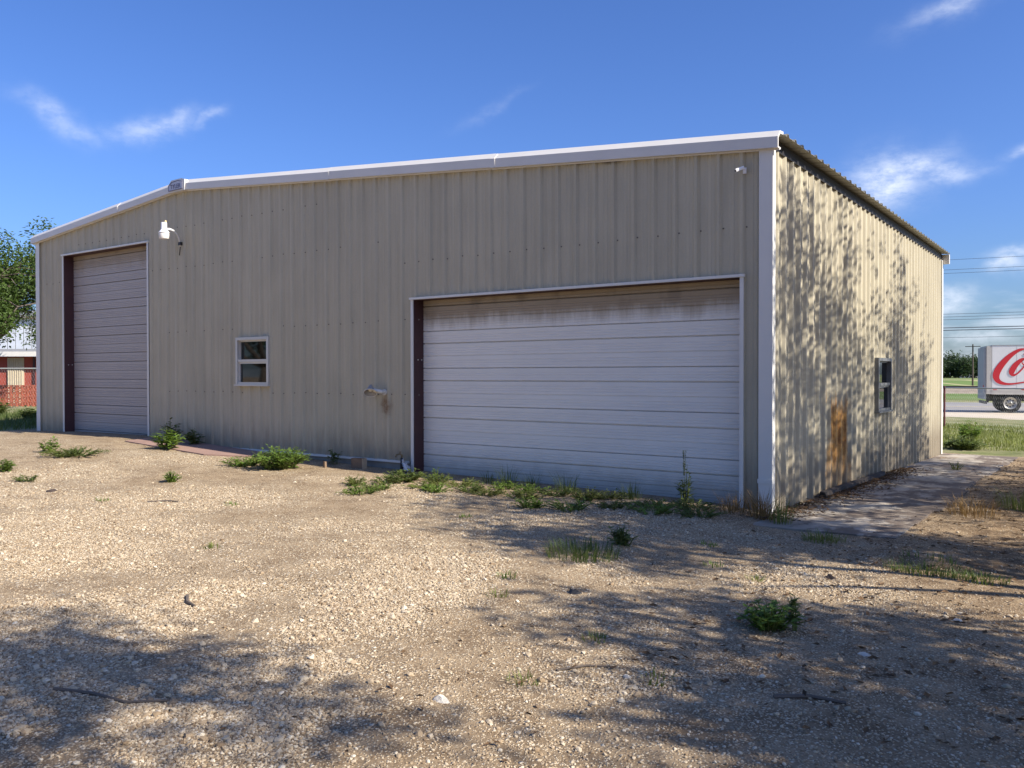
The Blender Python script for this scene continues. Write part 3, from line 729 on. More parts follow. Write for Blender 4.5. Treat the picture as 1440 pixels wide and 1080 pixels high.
# ================================================================= PLANTS
def up_jit(rr, k=1.0): return Vector((rr.uniform(-1, 1), rr.uniform(-1, 1), 1 / k)).normalized()
def weed(x, y, h, spread, nst, nlf, ln, mt, seed, label, name='weed', group=None, cat='weed', leafw=.5, spike=0):
    rr = random.Random(seed); z = ground_z(x, y); e = empty(name, (x, y, z - .004), label, cat, group); h *= 1.2; ln *= 1.1; nst = int(nst * 1.25)
    st_ = MB(); lf = MB()
    for i in range(nst):
        a = rr.uniform(0, 6.283); r = spread * math.sqrt(rr.random()); tip = Vector((r * math.cos(a), r * math.sin(a), h * rr.uniform(.45, 1) * (1 - .45 * (r / max(spread, .01)) ** 2)))
        b0 = Vector((tip.x * .35, tip.y * .35, -.02)); mid = (b0 + tip) * .5 + Vector((0, 0, h * .12))
        st_.tube([b0, mid, tip], [.006, .0045, .002], 4, cap=False)
        for k in range(nlf):
            q = rr.uniform(.15, 1.0); p_ = b0.lerp(mid, q * 2) if q < .5 else mid.lerp(tip, q * 2 - 1)
            an = rr.uniform(0, 6.283); d_ = Vector((math.cos(an), math.sin(an), rr.uniform(-.25, .75)))
            s_ = ln * rr.uniform(.55, 1.2) * (1.15 - .4 * q)
            lf.leaf(p_, d_, Vector((0, 0, 1)), s_, s_ * leafw, fold=rr.uniform(.05, .3))
    for i in range(spike):
        p0_ = Vector((rr.uniform(-.02, .02), rr.uniform(-.02, .02), h * .6)); p1 = p0_ + Vector((rr.uniform(-.05, .05), rr.uniform(-.05, .05), h * .55))
        st_.tube([p0_, p1], [.004, .002], 4, cap=False)
        for k in range(22):
            q = rr.uniform(.25, 1); an = rr.uniform(0, 6.283)
            lf.leaf(p0_.lerp(p1, q), Vector((math.cos(an), math.sin(an), .8)), Vector((0, 0, 1)), .022, .012)
    st_.build('stem', M['leaf_c'], e); lf.build('foliage', mt, e)
    return e
def tuft(x, y, h, r, n, mt, seed, label, name='grass_tuft', cat='grass', group=None, bend=.6):
    rr = random.Random(seed); mb = MB()
    for i in range(n):
        a = rr.uniform(0, 6.283); q = r * math.sqrt(rr.random()); d_ = Vector((math.cos(a + rr.uniform(-.8, .8)), math.sin(a + rr.uniform(-.8, .8)), 0))
        hh = h * rr.uniform(.45, 1.1)
        mb.blade(Vector((q * math.cos(a), q * math.sin(a), -.01 + ground_z(x + q * math.cos(a), y + q * math.sin(a)) - ground_z(x, y))), d_, hh, rr.uniform(.004, .010), hh * bend * rr.uniform(.3, 1.2))
    o = mb.build(name, mt, loc=(x, y, ground_z(x, y))); tag(o, label, cat, group); return o
A, B_, C_ = M['leaf_a'], M['leaf_b'], M['leaf_c']
weed(-11.30, -1.02, .36, .30, 16, 11, .15, A, 1, 'bright broad-leaved weed at the edge of the red concrete apron')
weed(-11.75, -2.55, .15, .62, 70, 10, .06, B_, 2, 'low spreading green weed mat left of the bare soil patch')
weed(-12.40, -2.68, .27, .20, 12, 9, .10, A, 3, 'leafy weed standing at the end of the low weed mat')
weed(-10.85, -4.15, .22, .22, 16, 9, .09, A, 4, 'leafy weed on bare gravel in front of the tall door')
weed(-9.64, -4.34, .10, .24, 16, 8, .06, B_, 5, 'small flat weed on open gravel in front of the tall door')
weed(-7.85, -3.15, .17, .13, 20, 10, .06, A, 6, 'small round green weed alone on the gravel before the window')
weed(-7.75, -1.25, .38, .55, 95, 12, .085, A, 7, 'big mounded bright green weed in front of the wall window')
weed(-8.5, -1.4, .16, .42, 40, 10, .07, A, 8, 'low green weed trailing from the big mound')
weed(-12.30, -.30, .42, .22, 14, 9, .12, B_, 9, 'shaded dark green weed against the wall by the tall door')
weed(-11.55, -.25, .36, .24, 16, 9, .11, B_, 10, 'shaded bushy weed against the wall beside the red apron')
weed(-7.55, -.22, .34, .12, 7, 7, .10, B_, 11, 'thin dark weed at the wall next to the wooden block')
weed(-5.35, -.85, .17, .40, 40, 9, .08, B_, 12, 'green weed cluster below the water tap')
weed(-5.0, -.50, .30, .07, 4, 6, .08, A, 13, 'single upright weed with pale stem at the wide door jamb')
weed(-1.04, -.20, .50, .10, 9, 9, .085, B_, 14, 'tall thin weed with seed spikes against the wide door', spike=3)
weed(1.66, -4.96, .17, .22, 30, 11, .065, A, 15, 'leafy green weed clump alone on the shaded gravel')
weed(1.83, -4.92, .36, .06, 3, 12, .07, B_, 16, 'upright weed stem rising beside the leafy clump on shaded gravel')
weed(-.37, -3.15, .20, .15, 20, 10, .06, B_, 17, 'small bushy weed next to the dark grass patch in the yard')
weed(.95, 8.2, .20, .16, 12, 7, .05, C_, 18, 'grey-green tuft growing on the concrete walkway')
weed(.30, 14.5, .32, .6, 70, 11, .12, B_, 19, 'big dark shrub in the grass past the far wall corner', 'shrub', cat='shrub')
weed(.0, 17.5, .62, .4, 30, 11, .15, A, 20, 'tall pale green weed standing in the fence-side grass')
weed(2.05, 11.6, .45, .22, 14, 9, .09, C_, 21, 'yellow-green weed at the far end of the walkway')
rr = random.Random(77)
strip_w = [(-4.8, -.7), (-4.3, -.75), (-3.6, -.6), (-5.3, -1.2), (-2.9, -1.15), (-1.0, -1.15), (-.5, -1.0), (-2.0, -.45), (-4.9, -2.2), (-5.0, -1.75), (-4.6, -1.2), (-4.2, -1.45), (-3.85, -1.1), (-3.5, -1.2), (-3.1, -.75), (-2.7, -.6), (-2.2, -.7), (-1.9, -1.6), (-1.55, -1.1), (-1.2, -.75), (-2.4, -1.75), (-.75, -.62), (-5.5, -1.7)]
for i, (x, y) in enumerate(strip_w):
    weed(x, y, rr.uniform(.09, .17), rr.uniform(.24, .38), 30, 9, .055, (B_, C_, A)[i % 3], 100 + i, 'low creeping weed in the green strip before the wide door', 'creeping_weed', 'creeping weeds before the wide door')
for i, (x, y, h) in enumerate([(-3.75, -.35, .34), (-3.35, -.32, .26), (-2.75, -.33, .30), (-1.75, -.30, .26), (-4.15, -.3, .2)]):
    tuft(x, y, h, .14, 60, M['leaf_b'], 130 + i, 'dark grass tuft pressed against the foot of the wide door', group='tufts at the wide door')
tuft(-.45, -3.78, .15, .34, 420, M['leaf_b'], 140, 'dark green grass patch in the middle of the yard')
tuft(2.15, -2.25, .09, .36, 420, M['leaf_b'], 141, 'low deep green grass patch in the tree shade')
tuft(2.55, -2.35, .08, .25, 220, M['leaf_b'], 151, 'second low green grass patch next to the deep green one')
tuft(1.02, -1.35, .12, .22, 200, M['leaf_c'], 142, 'sparse grass tuft at the near end of the walkway')
tuft(.05, -.42, .36, .15, 150, M['dry'], 143, 'dry brown grass clump at the foot of the building corner', 'dry_grass_clump', bend=.9)
tuft(-.30, -.45, .24, .18, 110, M['dry'], 144, 'dry brown grass clump beside the wide door jamb', 'dry_grass_clump', bend=1.0)
tuft(.34, -.62, .36, .12, 80, M['leaf_c'], 145, 'olive grass clump standing where the walkway begins', bend=.5)
tuft(2.05, 1.6, .27, .32, 190, M['dry'], 146, 'brownish grass clump on the dirt beside the walkway', 'dry_grass_clump', bend=.8)
tuft(2.5, 2.6, .30, .3, 200, M['leaf_c'], 147, 'olive grass clump on the dirt beside the walkway')
for i, (x, y) in enumerate([(-.22, -5.4), (-.5, -4.9), (.9, -5.9), (.6, -3.3), (1.1, -3.6), (.2, -2.4), (-3.4, -5.6), (-5.4, -3.9), (1.5, -6.3), (-2.6, -2.8), (.95, -6.75), (-7.1, -4.6)]):
    tuft(x, y, .06, .09, 45, M['leaf_a'] if i % 2 else M['leaf_c'], 160 + i, 'tiny green sprout among the gravel of the yard', 'sprout', 'sprout', 'sprouts in the gravel')
def grass_field(name, n, region, h, mt, seed, label):
    rr = random.Random(seed); mb = MB(); i = 0
    while i < n:
        x, y = region(rr)
        if grass_mask(x, y) < .5: continue
        i += 1; a = rr.uniform(0, 6.283); hh = h * rr.uniform(.4, 1.2) * (.6 + .6 * max(0, .5 + fbm(x, y, .6)))
        mb.blade(Vector((x, y, ground_z(x, y) - .01)), Vector((math.cos(a), math.sin(a), 0)), hh, rr.uniform(.010, .022), hh * rr.uniform(.1, .7))
    o = mb.build(name, mt); tag(o, label, 'grass', kind='stuff')
grass_field('fence_grass', 24000, lambda q: (q.uniform(-4, 6), q.uniform(14.6, 26.5)), .17, [M['grass']], 8, 'sunlit grass strip along the chain-link fence')
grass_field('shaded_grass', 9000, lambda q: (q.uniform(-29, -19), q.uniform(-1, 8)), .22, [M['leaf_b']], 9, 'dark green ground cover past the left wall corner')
weed(-27.6, 2.9, .60, .6, 60, 11, .16, B_, 31, 'dark shrub in front of the red breeze-block wall', 'shrub', cat='shrub')
weed(-24.6, 2.7, .42, .4, 36, 11, .14, B_, 32, 'small shrub hugging the corner of the metal building', 'shrub', cat='shrub')

# leaf litter on the walkway and under the trees
rr = random.Random(12); mb = MB()
for i in range(5900):
    if i < 2600: x = .10 + abs(rr.gauss(0, .22)); y = rr.uniform(-.6, 7.5); zz = g0(.6, y) + .045
    elif i >= 5200: x = rr.uniform(-9, 1.6); y = rr.uniform(-8.8, -1); zz = ground_z(x, y) + .006
    else: x = rr.uniform(1.2, 4.2); y = rr.uniform(-6.5, 12); zz = ground_z(x, y) + .006
    if x < .07: continue
    a = rr.uniform(0, 6.283); ln = rr.uniform(.025, .07)
    mb.leaf(Vector((x, y, zz + rr.uniform(0, .015))), Vector((math.cos(a), math.sin(a), rr.uniform(-.2, .4))), up_jit(rr, .8), ln, ln * .5)
tag(mb.build('leaf_litter', M['litter']), 'brown leaf litter along the side wall and under trees', 'litter', kind='stuff')

# ---- trees: tapered trunk and limbs, clustered leaves
def tree(name, x, y, H, cr, seed, label, ncl, nlf, leaf, mt, z0=None, low=.33, group=None, trunk_r=.16, squash=1.0, lean=(0, 0), nlobe=11):
    rr = random.Random(seed); zb = ground_z(x, y) if z0 is None else z0
    e = empty(name, (x, y, zb), label, 'tree', group); tk = MB(); lf = MB()
    nodes = []
    fork = Vector((lean[0] * .4, lean[1] * .4, H * low)); 
    tk.tube([(0, 0, -.15), (lean[0] * .15 + rr.uniform(-.1, .1), rr.uniform(-.1, .1), fork.z * .5), fork], [trunk_r * 1.25, trunk_r, trunk_r * .85], 9)
    cz = H * (low + 1) / 2; rz = H * (1 - low) / 2 * 1.05
    for i in range(6):
        a = 6.283 * i / 6 + rr.uniform(-.4, .4); el_ = rr.uniform(.35, 1.2); ln = cr * rr.uniform(.7, 1.0)
        p_ = fork.copy(); pts = [p_.copy()]; d_ = Vector((math.cos(a) * math.cos(el_), math.sin(a) * math.cos(el_), math.sin(el_)))
        for k in range(5):
            d_ = (d_ + Vector((rr.uniform(-.3, .3), rr.uniform(-.3, .3), rr.uniform(-.1, .25)))).normalized(); p_ = p_ + d_ * ln * .28; pts.append(p_.copy())
        tk.tube(pts, [trunk_r * .6 * (1 - .16 * k) for k in range(6)], 6); nodes += pts[1:]
    lobes = [(Vector((lean[0], lean[1], cz)) + Vector((rr.uniform(-.6, .6) * cr, rr.uniform(-.6, .6) * cr, rr.uniform(-.55, .6) * rz)), rr.uniform(.3, .55)) for _ in range(nlobe)]
    for i in range(ncl):
        c0, lr = rr.choice(lobes)
        v = Vector((rr.gauss(0, 1), rr.gauss(0, 1), rr.gauss(0, 1))).normalized() * (rr.random() ** .45)
        c = c0 + Vector((v.x * lr * cr, v.y * lr * cr, v.z * lr * rz * squash))
        if c.z < H * low * .75: c.z = H * low * .75 + rr.random() * .4
        nb = min(nodes, key=lambda q: (q - c).length_squared); md = nb.lerp(c, .55) + Vector((rr.uniform(-.15, .15), rr.uniform(-.15, .15), .12))
        tk.tube([nb, md, c], [.028 * trunk_r / .16, .016 * trunk_r / .16, .005], 4, cap=False); nodes.append(md) if i % 3 == 0 else None
        rad = leaf * 3.4
        for k in range(nlf):
            o_ = Vector([max(-1.5, min(1.5, rr.gauss(0, 1))) for _ in range(2)] + [max(-1.2, min(1.2, rr.gauss(0, .8)))]) * rad * .5
            d_ = (o_ * .6 + Vector((rr.uniform(-1, 1), rr.uniform(-1, 1), rr.uniform(-.8, .5))) * rad).normalized()
            s_ = leaf * rr.uniform(.6, 1.3); lf.leaf(c + o_, d_, up_jit(rr, 1.4), s_, s_ * .48)
    tk.build('trunk', M['bark'], e, True); lf.build('crown', mt, e)
    return e
TS, TT = M['leaf_s'], M['leaf_t']
sg = 'shade trees along the walkway side'
tree('shade_tree', 9.2, -9.1, 8.6, 2.9, 11, 'leafy tree shading the near yard gravel', 330, 65, .12, TS, group=sg, low=.36)
tree('shade_tree', 8.2, -1.9, 8.4, 2.7, 12, 'leafy tree shading the ground before the wide door', 300, 65, .12, TS, group=sg, low=.36)
tree('shade_tree', 9.9, -4.7, 7.2, 2.4, 16, 'shorter leafy tree between two taller shade trees', 280, 65, .12, TS, group=sg, low=.34)
tree('shade_tree', 5.9, 2.7, 9.8, 2.9, 13, 'leafy tree casting dapples beside the rust stain', 520, 28, .11, TS, group=sg, low=.36, nlobe=30)
tree('shade_tree', 6.7, 8.9, 9.2, 2.7, 14, 'leafy tree casting dapples around the side window', 400, 32, .11, TS, group=sg, low=.3, nlobe=22)
tree('shade_tree', 5.7, 6.3, 7.4, 1.7, 17, 'slim leafy tree between the two trees beside the walkway', 200, 30, .10, TS, group=sg, low=.22, trunk_r=.1)
tree('shade_tree', 9.3, 4.6, 8.0, 2.6, 18, 'leafy tree standing back from the walkway behind two others', 260, 45, .12, TS, group=sg, low=.3, nlobe=16)
tree('shade_tree', 8.8, -11.3, 9.0, 3.2, 15, 'leafy tree standing to the side of the yard entrance', 150, 55, .13, TS, group=sg, low=.35)
bgp = 'tall trees across the yard from the doors'
for i, (x, y, H, c) in enumerate([(-3, -27, 8, 4.2), (-12, -26, 7.5, 4.2), (6.5, -28, 8.5, 4.4), (-33, -18.5, 9, 4.8)]):
    tree('yard_tree', x, y, H, c, 40 + i, 'tall leafy tree across the yard facing the ' + ('wall window', 'tall door', 'wide door', 'far wall corner')[i], 150, 40, .26, TS, group=bgp, low=.2, trunk_r=.25)
tree('background_tree', -33.9, 4.3, 8.6, 3.1, 21, 'green leafy tree over the red shed', 330, 60, .16, TT, low=.24, trunk_r=.2, lean=(1.1, 1.0))

tree('background_tree', -35.2, 4.4, 6.0, 2.4, 22, 'shorter green tree under the taller one by the red shed', 200, 55, .15, TT, low=.40, trunk_r=.14, lean=(2.0, 1.6))
# ================================================================= BACKGROUND LEFT
LD = Vector((1.51, 1.07, 0)).normalized(); LN = Vector((LD.y, -LD.x, 0)); la = math.atan2(LD.y, LD.x)
M['redwall'] = plain('faded_red_board', (.38, .075, .05), .75, 0, .3, 3)
M['creamboard'] = plain('cream_ribbed_board', (.60, .52, .38), .7, 0, .12, 3)
M['fascia'] = plain('white_fascia', (.72, .71, .68), .6)
M['brickred'] = plain('red_breeze_block', (.42, .115, .065), .85, 0, .25, 5)
rs = empty('red_shed', (-39.38, 8.18, -.05), 'low faded red shed with a cream ribbed panel and white fascia', 'shed', rz=la)
MB().box((-7, 0, 0), (7, 5, 2.30)).build('wall', M['redwall'], rs)
dp = MB().box((.40, -.05, .1), (1.17, -.01, 2.24)).build('cream_panel', M['creamboard'], rs)
for k in range(7): MB().box((.43 + k * .105, -.075, .1), (.475 + k * .105, -.051, 2.24)).build('rib', M['creamboard'], dp)
MB().box((1.60, -.06, 0), (1.70, -.005, 2.28)).build('post', M['maroon'], rs)
rf = MB().extrude([(-.45, 2.33), (5.3, 2.75), (5.3, 2.82), (-.45, 2.45)], lambda p_, q_: (-7.3, p_, q_), lambda p_, q_: (7.3, p_, q_)).build('roof', M['roof'], rs)
for k in range(6): MB().box((-7.3 + k * 2.44, -.50, 2.30), (-7.3 + k * 2.44 + 2.40, -.455, 2.52)).build('fascia_board', M['fascia'], rf)
bw = empty('breeze_block_wall', (-37.22, 7.24, -.06), 'red pierced breeze-block garden wall', 'wall', rz=la)
proto = MB(); s = .24; th = .03
proto.box((0, 0, 0), (s, .1, th)).box((0, 0, s - th), (s, .1, s)).box((0, 0, th), (th, .1, s - th)).box((s - th, 0, th), (s, .1, s - th))
for sg_ in (1, -1):
    proto.extrude([(-.16, -.014), (.16, -.014), (.16, .014), (-.16, .014)], lambda p_, q_: (s / 2 + (p_ - q_ * sg_) * .707, .015 + (.004 if sg_ > 0 else 0), s / 2 + (p_ * sg_ + q_) * .707), lambda p_, q_: (s / 2 + (p_ - q_ * sg_) * .707, .085 + (.004 if sg_ > 0 else 0), s / 2 + (p_ * sg_ + q_) * .707))
b0 = proto.build('block', M['brickred'], bw)
for r_ in range(4):
    for c_ in range(-4, 12):
        o = b0 if (r_, c_) == (0, -4) else b0.copy()
        if o is not b0: col.objects.link(o); o.parent = bw
        o.location = (c_ * .25, 0, r_ * .248)
ws = empty('white_metal_shed', (-52.25, 13.77, -.05), 'pale blue-white ribbed metal shed behind the tree', 'shed', rz=la)
M['wsheet'] = plain('pale_metal_sheet', (.66, .70, .76), .45, .2, .12, 1.5)
wb = MB().box((-6, .05, 0), (9, 8, 5.0)).build('wall', M['dark'], ws)
for k in range(30): MB().box((-6 + k * .5, 0, 0), (-6 + k * .5 + .455, .045, 5.0)).build('wall_sheet', M['wsheet'], wb)
MB().extrude([(-.3, 4.9), (8.3, 5.9), (8.3, 5.98), (-.3, 5.0)], lambda p_, q_: (-6.3, p_, q_), lambda p_, q_: (9.3, p_, q_)).build('roof', M['roof'], ws)
M['galvwire'] = plain('galvanised_wire', (.42, .43, .42), .5, .25)
def chain_fence(name, A_, B2, zr0, zr1, label, posts, pm, dia=.075, wr=.0028):
    A_ = Vector(A_); B2 = Vector(B2); d_ = (B2 - A_); ln = d_.length; d_.normalize(); e = empty(name, (A_.x, A_.y, zr0), label, 'fence')
    P = lambda s_, z: (d_.x * s_, d_.y * s_, z - zr0)
    MB().tube([P(0, zr1), P(ln, zr1)], .022, 8).build('top_rail', M['galvwire'], e)
    for s_, hh in posts: MB().tube([P(s_, zr0 - .3), P(s_, zr1 + hh)], .034, 8).build('post', pm, e)
    mb = MB(); n_ = int(ln / dia); hgt_ = zr1 - zr0; k_ = int(hgt_ / dia)
    for i in range(n_):
        for sgn in (0, 1):
            pts = [P(i * dia + (dia * .5 if (j + sgn) % 2 else 0) + dia * .5 * sgn, zr0 + j * hgt_ / k_) for j in range(k_ + 1)]
            mb.tube(pts, wr, 3, cap=False)
    o = mb.build('chain_link_mesh', M['galvwire'], e); o['kind'] = 'stuff'
chain_fence('chain_link_fence', (-36.5, 1.2, 0), (-26.0, 8.6, 0), -.05, 1.63, 'galvanised chain-link fence in front of the red shed', [(0, .02), (3.0, .02), (6.1, .02), (9.2, .02), (12.3, .02)], M['galvwire'], .10, .0016)
# ================================================================= BACKGROUND RIGHT
M['postred'] = plain('dark_red_post', (.13, .03, .03), .6)
chain_fence('chain_link_fence', (-4.6, 25.08, 0), (6.2, 21.05, 0), -.66, .88, 'chain-link fence with dark red posts along the road', [(.1, .05), (3.22, .05), (6.2, .05), (9.3, .05)], M['postred'], .075, .0015)

# box truck on the road
tr = empty('box_truck', (-2.27, 42.57, -.738), 'white box truck with big red script on its side', 'truck', rz=RA)
M['boxside'] = plain('white_truck_box', (.70, .69, .67), .45, 0, .06, 1); M['boxgrey'] = plain('truck_rear_grey', (.30, .32, .34), .5, .2, .2, 3)
M['truckred'] = plain('truck_lettering_red', (.55, .022, .03), .45, 0, .05, 2); M['rim'] = plain('pale_wheel_rim', (.46, .44, .38), .4, .4)
M['railbeige'] = plain('box_rail', (.50, .47, .42), .5, .1)
LB = 7.6
bxo = MB().box((.28, 0, 1.28), (LB, 2.45, 3.66)).build('cargo_box', M['boxside'], tr)
MB().box((.0, .02, 1.02), (.02, 2.43, 3.62)).box((.02, .004, 1.02), (.279, 2.446, 3.655)).build('rear_frame', M['railbeige'], bxo)
MB().box((-.10, .06, .73), (-.002, 2.39, 3.58)).build('rear_door', M['boxgrey'], bxo)
MB().box((.28, -.012, 1.00), (LB, 2.46, 1.279)).build('side_rail', M['railbeige'], bxo)
MB().box((.28, -.015, 3.661), (LB + .01, 2.465, 3.70)).build('roof_rail', M['boxgrey'], bxo)
for k in range(6): MB().box((1.45 + k * 1.2, -.004, 1.285), (1.46 + k * 1.2, .0005, 3.655)).build('panel_seam', M['railbeige'], bxo)
for k in range(6): MB().box((.33 + k * 1.35, -.018, 1.245), (.33 + k * 1.35 + .18, -.0125, 1.285)).build('reflector', M['truckred'], bxo)
for zz in (1.75, 2.05): MB().lathe([(0, 0), (.06, 0), (.06, .02), (0, .02)], 12).build('tail_light', M['truckred'] if zz > 2 else M['fascia'], bxo).location = (-.105, .2, zz - .6)
for k in (0, 1): bxo.children[-1 - k].rotation_euler = (0, -math.pi / 2, 0)
def stroke(mb, pts, sub=6):
    out = []
    for i in range(len(pts) - 1):
        p0_ = pts[max(i - 1, 0)]; p1 = pts[i]; p2 = pts[i + 1]; p3 = pts[min(i + 2, len(pts) - 1)]
        for k in range(sub):
            q = k / sub; out.append([.5 * (2 * b2 + (c2 - a2) * q + (2 * a2 - 5 * b2 + 4 * c2 - d2) * q * q + (3 * b2 - a2 - 3 * c2 + d2) * q ** 3) for a2, b2, c2, d2 in zip(p0_, p1, p2, p3)])
    out.append(list(pts[-1])); prev = None
    for i, (x, z, wd) in enumerate(out):
        a2 = out[max(i - 1, 0)]; c2 = out[min(i + 1, len(out) - 1)]; dx, dz = c2[0] - a2[0], c2[1] - a2[1]; l2 = math.hypot(dx, dz) or 1
        nx_, nz_ = -dz / l2 * abs(wd) / 2, dx / l2 * abs(wd) / 2
        cur = ((x + nx_, -.018, z + nz_), (x - nx_, -.018, z - nz_))
        if prev: mb.quad(prev[0], prev[1], cur[1], cur[0])
        prev = cur
def zz_(pts, dx=0): return [((zx + dx - 240) * .00469, (715 - zy) * .00469 + 1.0, wd * .00469) for zx, zy, wd in pts]
Cpts = [(622, 258, 26), (640, 246, 30), (662, 222, 26), (655, 198, 22), (620, 190, 20), (560, 208, 34), (480, 268, 52), (400, 362, 66), (350, 452, 72), (342, 520, 64), (376, 570, 44), (440, 592, 26), (520, 590, 18), (620, 572, 14), (760, 545, 12), (1000, 525, 16), (1300, 545, 26), (1500, 530, 8)]
Opts = [(650, 300, 16), (600, 312, 34), (540, 370, 56), (500, 445, 60), (508, 485, 36), (545, 480, 18), (600, 425, 15), (648, 350, 15), (662, 308, 14), (640, 300, 12), (604, 325, 10), (610, 362, 12), (648, 376, 12), (690, 362, 12)]
cpt = [(850, 330, 30), (840, 305, 16), (790, 320, 36), (730, 390, 56), (700, 450, 58), (715, 488, 34), (770, 470, 16), (860, 400, 12)]
apt = [(1010, 330, 14), (960, 312, 34), (900, 380, 56), (870, 450, 56), (890, 488, 32), (950, 440, 16), (1020, 320, 30), (985, 420, 40), (975, 480, 30), (1010, 485, 16), (1080, 420, 12)]
for nm, ps in (('letter', Cpts), ('letter', Opts), ('letter', cpt), ('letter', apt)):
    mb = MB(); stroke(mb, zz_(ps)); mb.build(nm, M['truckred'], bxo)
ch = MB().box((.25, .75, .62), (LB + 1.9, .95, 1.0)).build('chassis', M['black'], tr)
MB().box((.25, 1.5, .62), (LB + 1.9, 1.7, 1.0)).build('chassis_rail', M['black'], ch)
MB().box((-.05, .1, .48), (.06, 2.35, .62)).build('bumper', M['black'], tr)
MB().box((.05, .3, .55), (.17, .42, 1.02)).build('bumper_bracket', M['black'], ch)
MB().box((2.05, .08, .62), (2.6, .7, 1.0)).build('side_box', M['black'], tr)
MB().box((.42, .06, .32), (.45, .62, 1.0)).build('mud_flap', M['black'], tr)
def wheel(x, y, r_=.525):
    wl = MB().lathe([(r_ * .62, -.12), (r_ * .9, -.13), (r_, -.10), (r_, .10), (r_ * .9, .13), (r_ * .62, .12)], 32).build('wheel', M['rubber'], tr, True)
    wl.location = (x, y, r_); wl.rotation_euler = (math.pi / 2, 0, 0)
    rm = MB().lathe([(r_ * .62, .12), (r_ * .56, .11), (r_ * .52, .03), (r_ * .20, .02), (r_ * .17, .09), (0, .10)], 32).build('rim', M['rim'], wl, True)
    for k in range(8):
        a = 6.283 * k / 8; MB().lathe([(0, .033), (.042, .033), (.042, .028)], 10, (r_ * .37 * math.cos(a), r_ * .37 * math.sin(a), 0)).build('hand_hole', M['black'], wl)
    MB().lathe([(0, .125), (.05, .12), (.06, .1)], 14).build('hub', M['black'], wl)
for y in (.16, .44, 2.0, 2.29): wheel(1.17, y)
for y in (.2, 2.25): wheel(LB + 1.0, y, .5)
cb = MB().extrude([(.15, .75), (2.0, .75), (2.25, 1.3), (2.1, 1.75), (1.55, 2.75), (.15, 2.85)], lambda p_, q_: (LB + p_, .12, q_), lambda p_, q_: (LB + p_, 2.33, q_)).build('cab', M['truckred'], tr)
MB().box((LB + .55, .10, 1.75), (LB + 1.4, .118, 2.5)).build('cab_window', M['glass'], cb)
MB().box((LB + .45, .09, .45), (LB + 1.6, .119, .7)).build('step', M['black'], cb)

# power line along the road
M['pole'] = plain('creosote_pole', (.09, .07, .055), .9, 0, .3, 4); M['wire'] = plain('dark_wire', (.05, .055, .065), .6)
PO = Vector((-6.55, 56.15, 0))
def power_pole(pos, h, label, arms, name='utility_pole', rz=RA + math.pi / 2):
    e = empty(name, (pos.x, pos.y, -.75), label, 'pole', rz=rz)
    MB().tube([(0, 0, -.3), (0, 0, h)], [.17, .11], 10).build('pole_shaft', M['pole'], e)
    for za in arms:
        ca = MB().box((-1.2, -.06, za - .06), (1.2, -.13 - .08, za + .06)).build('crossarm', M['pole'], e)
        for xx in (-1.05, -.35, .35, 1.05): MB().lathe([(.03, 0), (.04, .05), (.02, .11), (0, .12)], 8, (xx, -.13, za + .06)).build('insulator', M['galvwire'], ca)
power_pole(PO + RD * 24, 10.9, 'tall roadside utility pole past the fence corner', [9.2, 10.3])
power_pole(PO - RD * 32, 10.9, 'tall roadside utility pole standing behind the workshop', [9.2, 10.3])
for wi, (z, r_) in enumerate(((9.44, .012), (8.74, .012), (8.49, .012), (5.62, .013), (5.42, .013), (5.22, .013), (4.66, .028), (4.49, .026), (3.96, .012))):
    pts = []
    for i in range(29):
        s_ = -32 + 56 * i / 28; q = PO + RD * s_; sag = .35 * ((s_ + 4) / 28) ** 2 - .02
        pts.append((q.x, q.y + (0 if r_ < .02 else .25), z + sag))
    o = MB().tube(pts, r_, 5).build('power_line', M['wire']); tag(o, ('topmost', 'second highest', 'third highest', 'fourth highest', 'fifth highest', 'sixth highest', 'upper thick', 'lower thick', 'lowest')[wi] + ' dark overhead wire strung along the road', 'wire', 'overhead wires along the road')
power_pole(Vector((-17.04, 159.1, 0)), 7.4, 'distant utility pole in the green field', [7.0], rz=R(6))
# far trees and a white farmhouse
rr = random.Random(31)
for i, (x, y, H, c) in enumerate([(-49, 318, 5.2, 3.6), (-46.3, 326, 6.6, 4.4), (-43.2, 330, 8.0, 4.6), (-40.2, 326, 7.4, 4.4), (-37.4, 332, 6.9, 4.0), (-34.6, 330, 7.2, 4.3), (-31.2, 334, 7.6, 4.6), (-26, 338, 8, 5), (-20, 340, 7, 4.6), (-12, 345, 8, 5)]):
    tree('far_tree', x, y, H + .9, c * .72, 200 + i, 'dark round tree in the far field row', 70, 30, .85, M['far'], z0=-.75, low=.16, group='far field trees', trunk_r=.25)
hs_ = empty('farmhouse', (-41.5, 352, -.75), 'tiny white farmhouse among the far trees', 'house')
MB().box((-4, 0, 0), (4, 6, 2.7)).build('wall', M['fascia'], hs_)
MB().extrude([(-.5, 2.6), (6.5, 2.6), (3, 4.6)], lambda p_, q_: (-4.4, p_, q_), lambda p_, q_: (4.4, p_, q_)).build('roof', M['galv'], hs_)

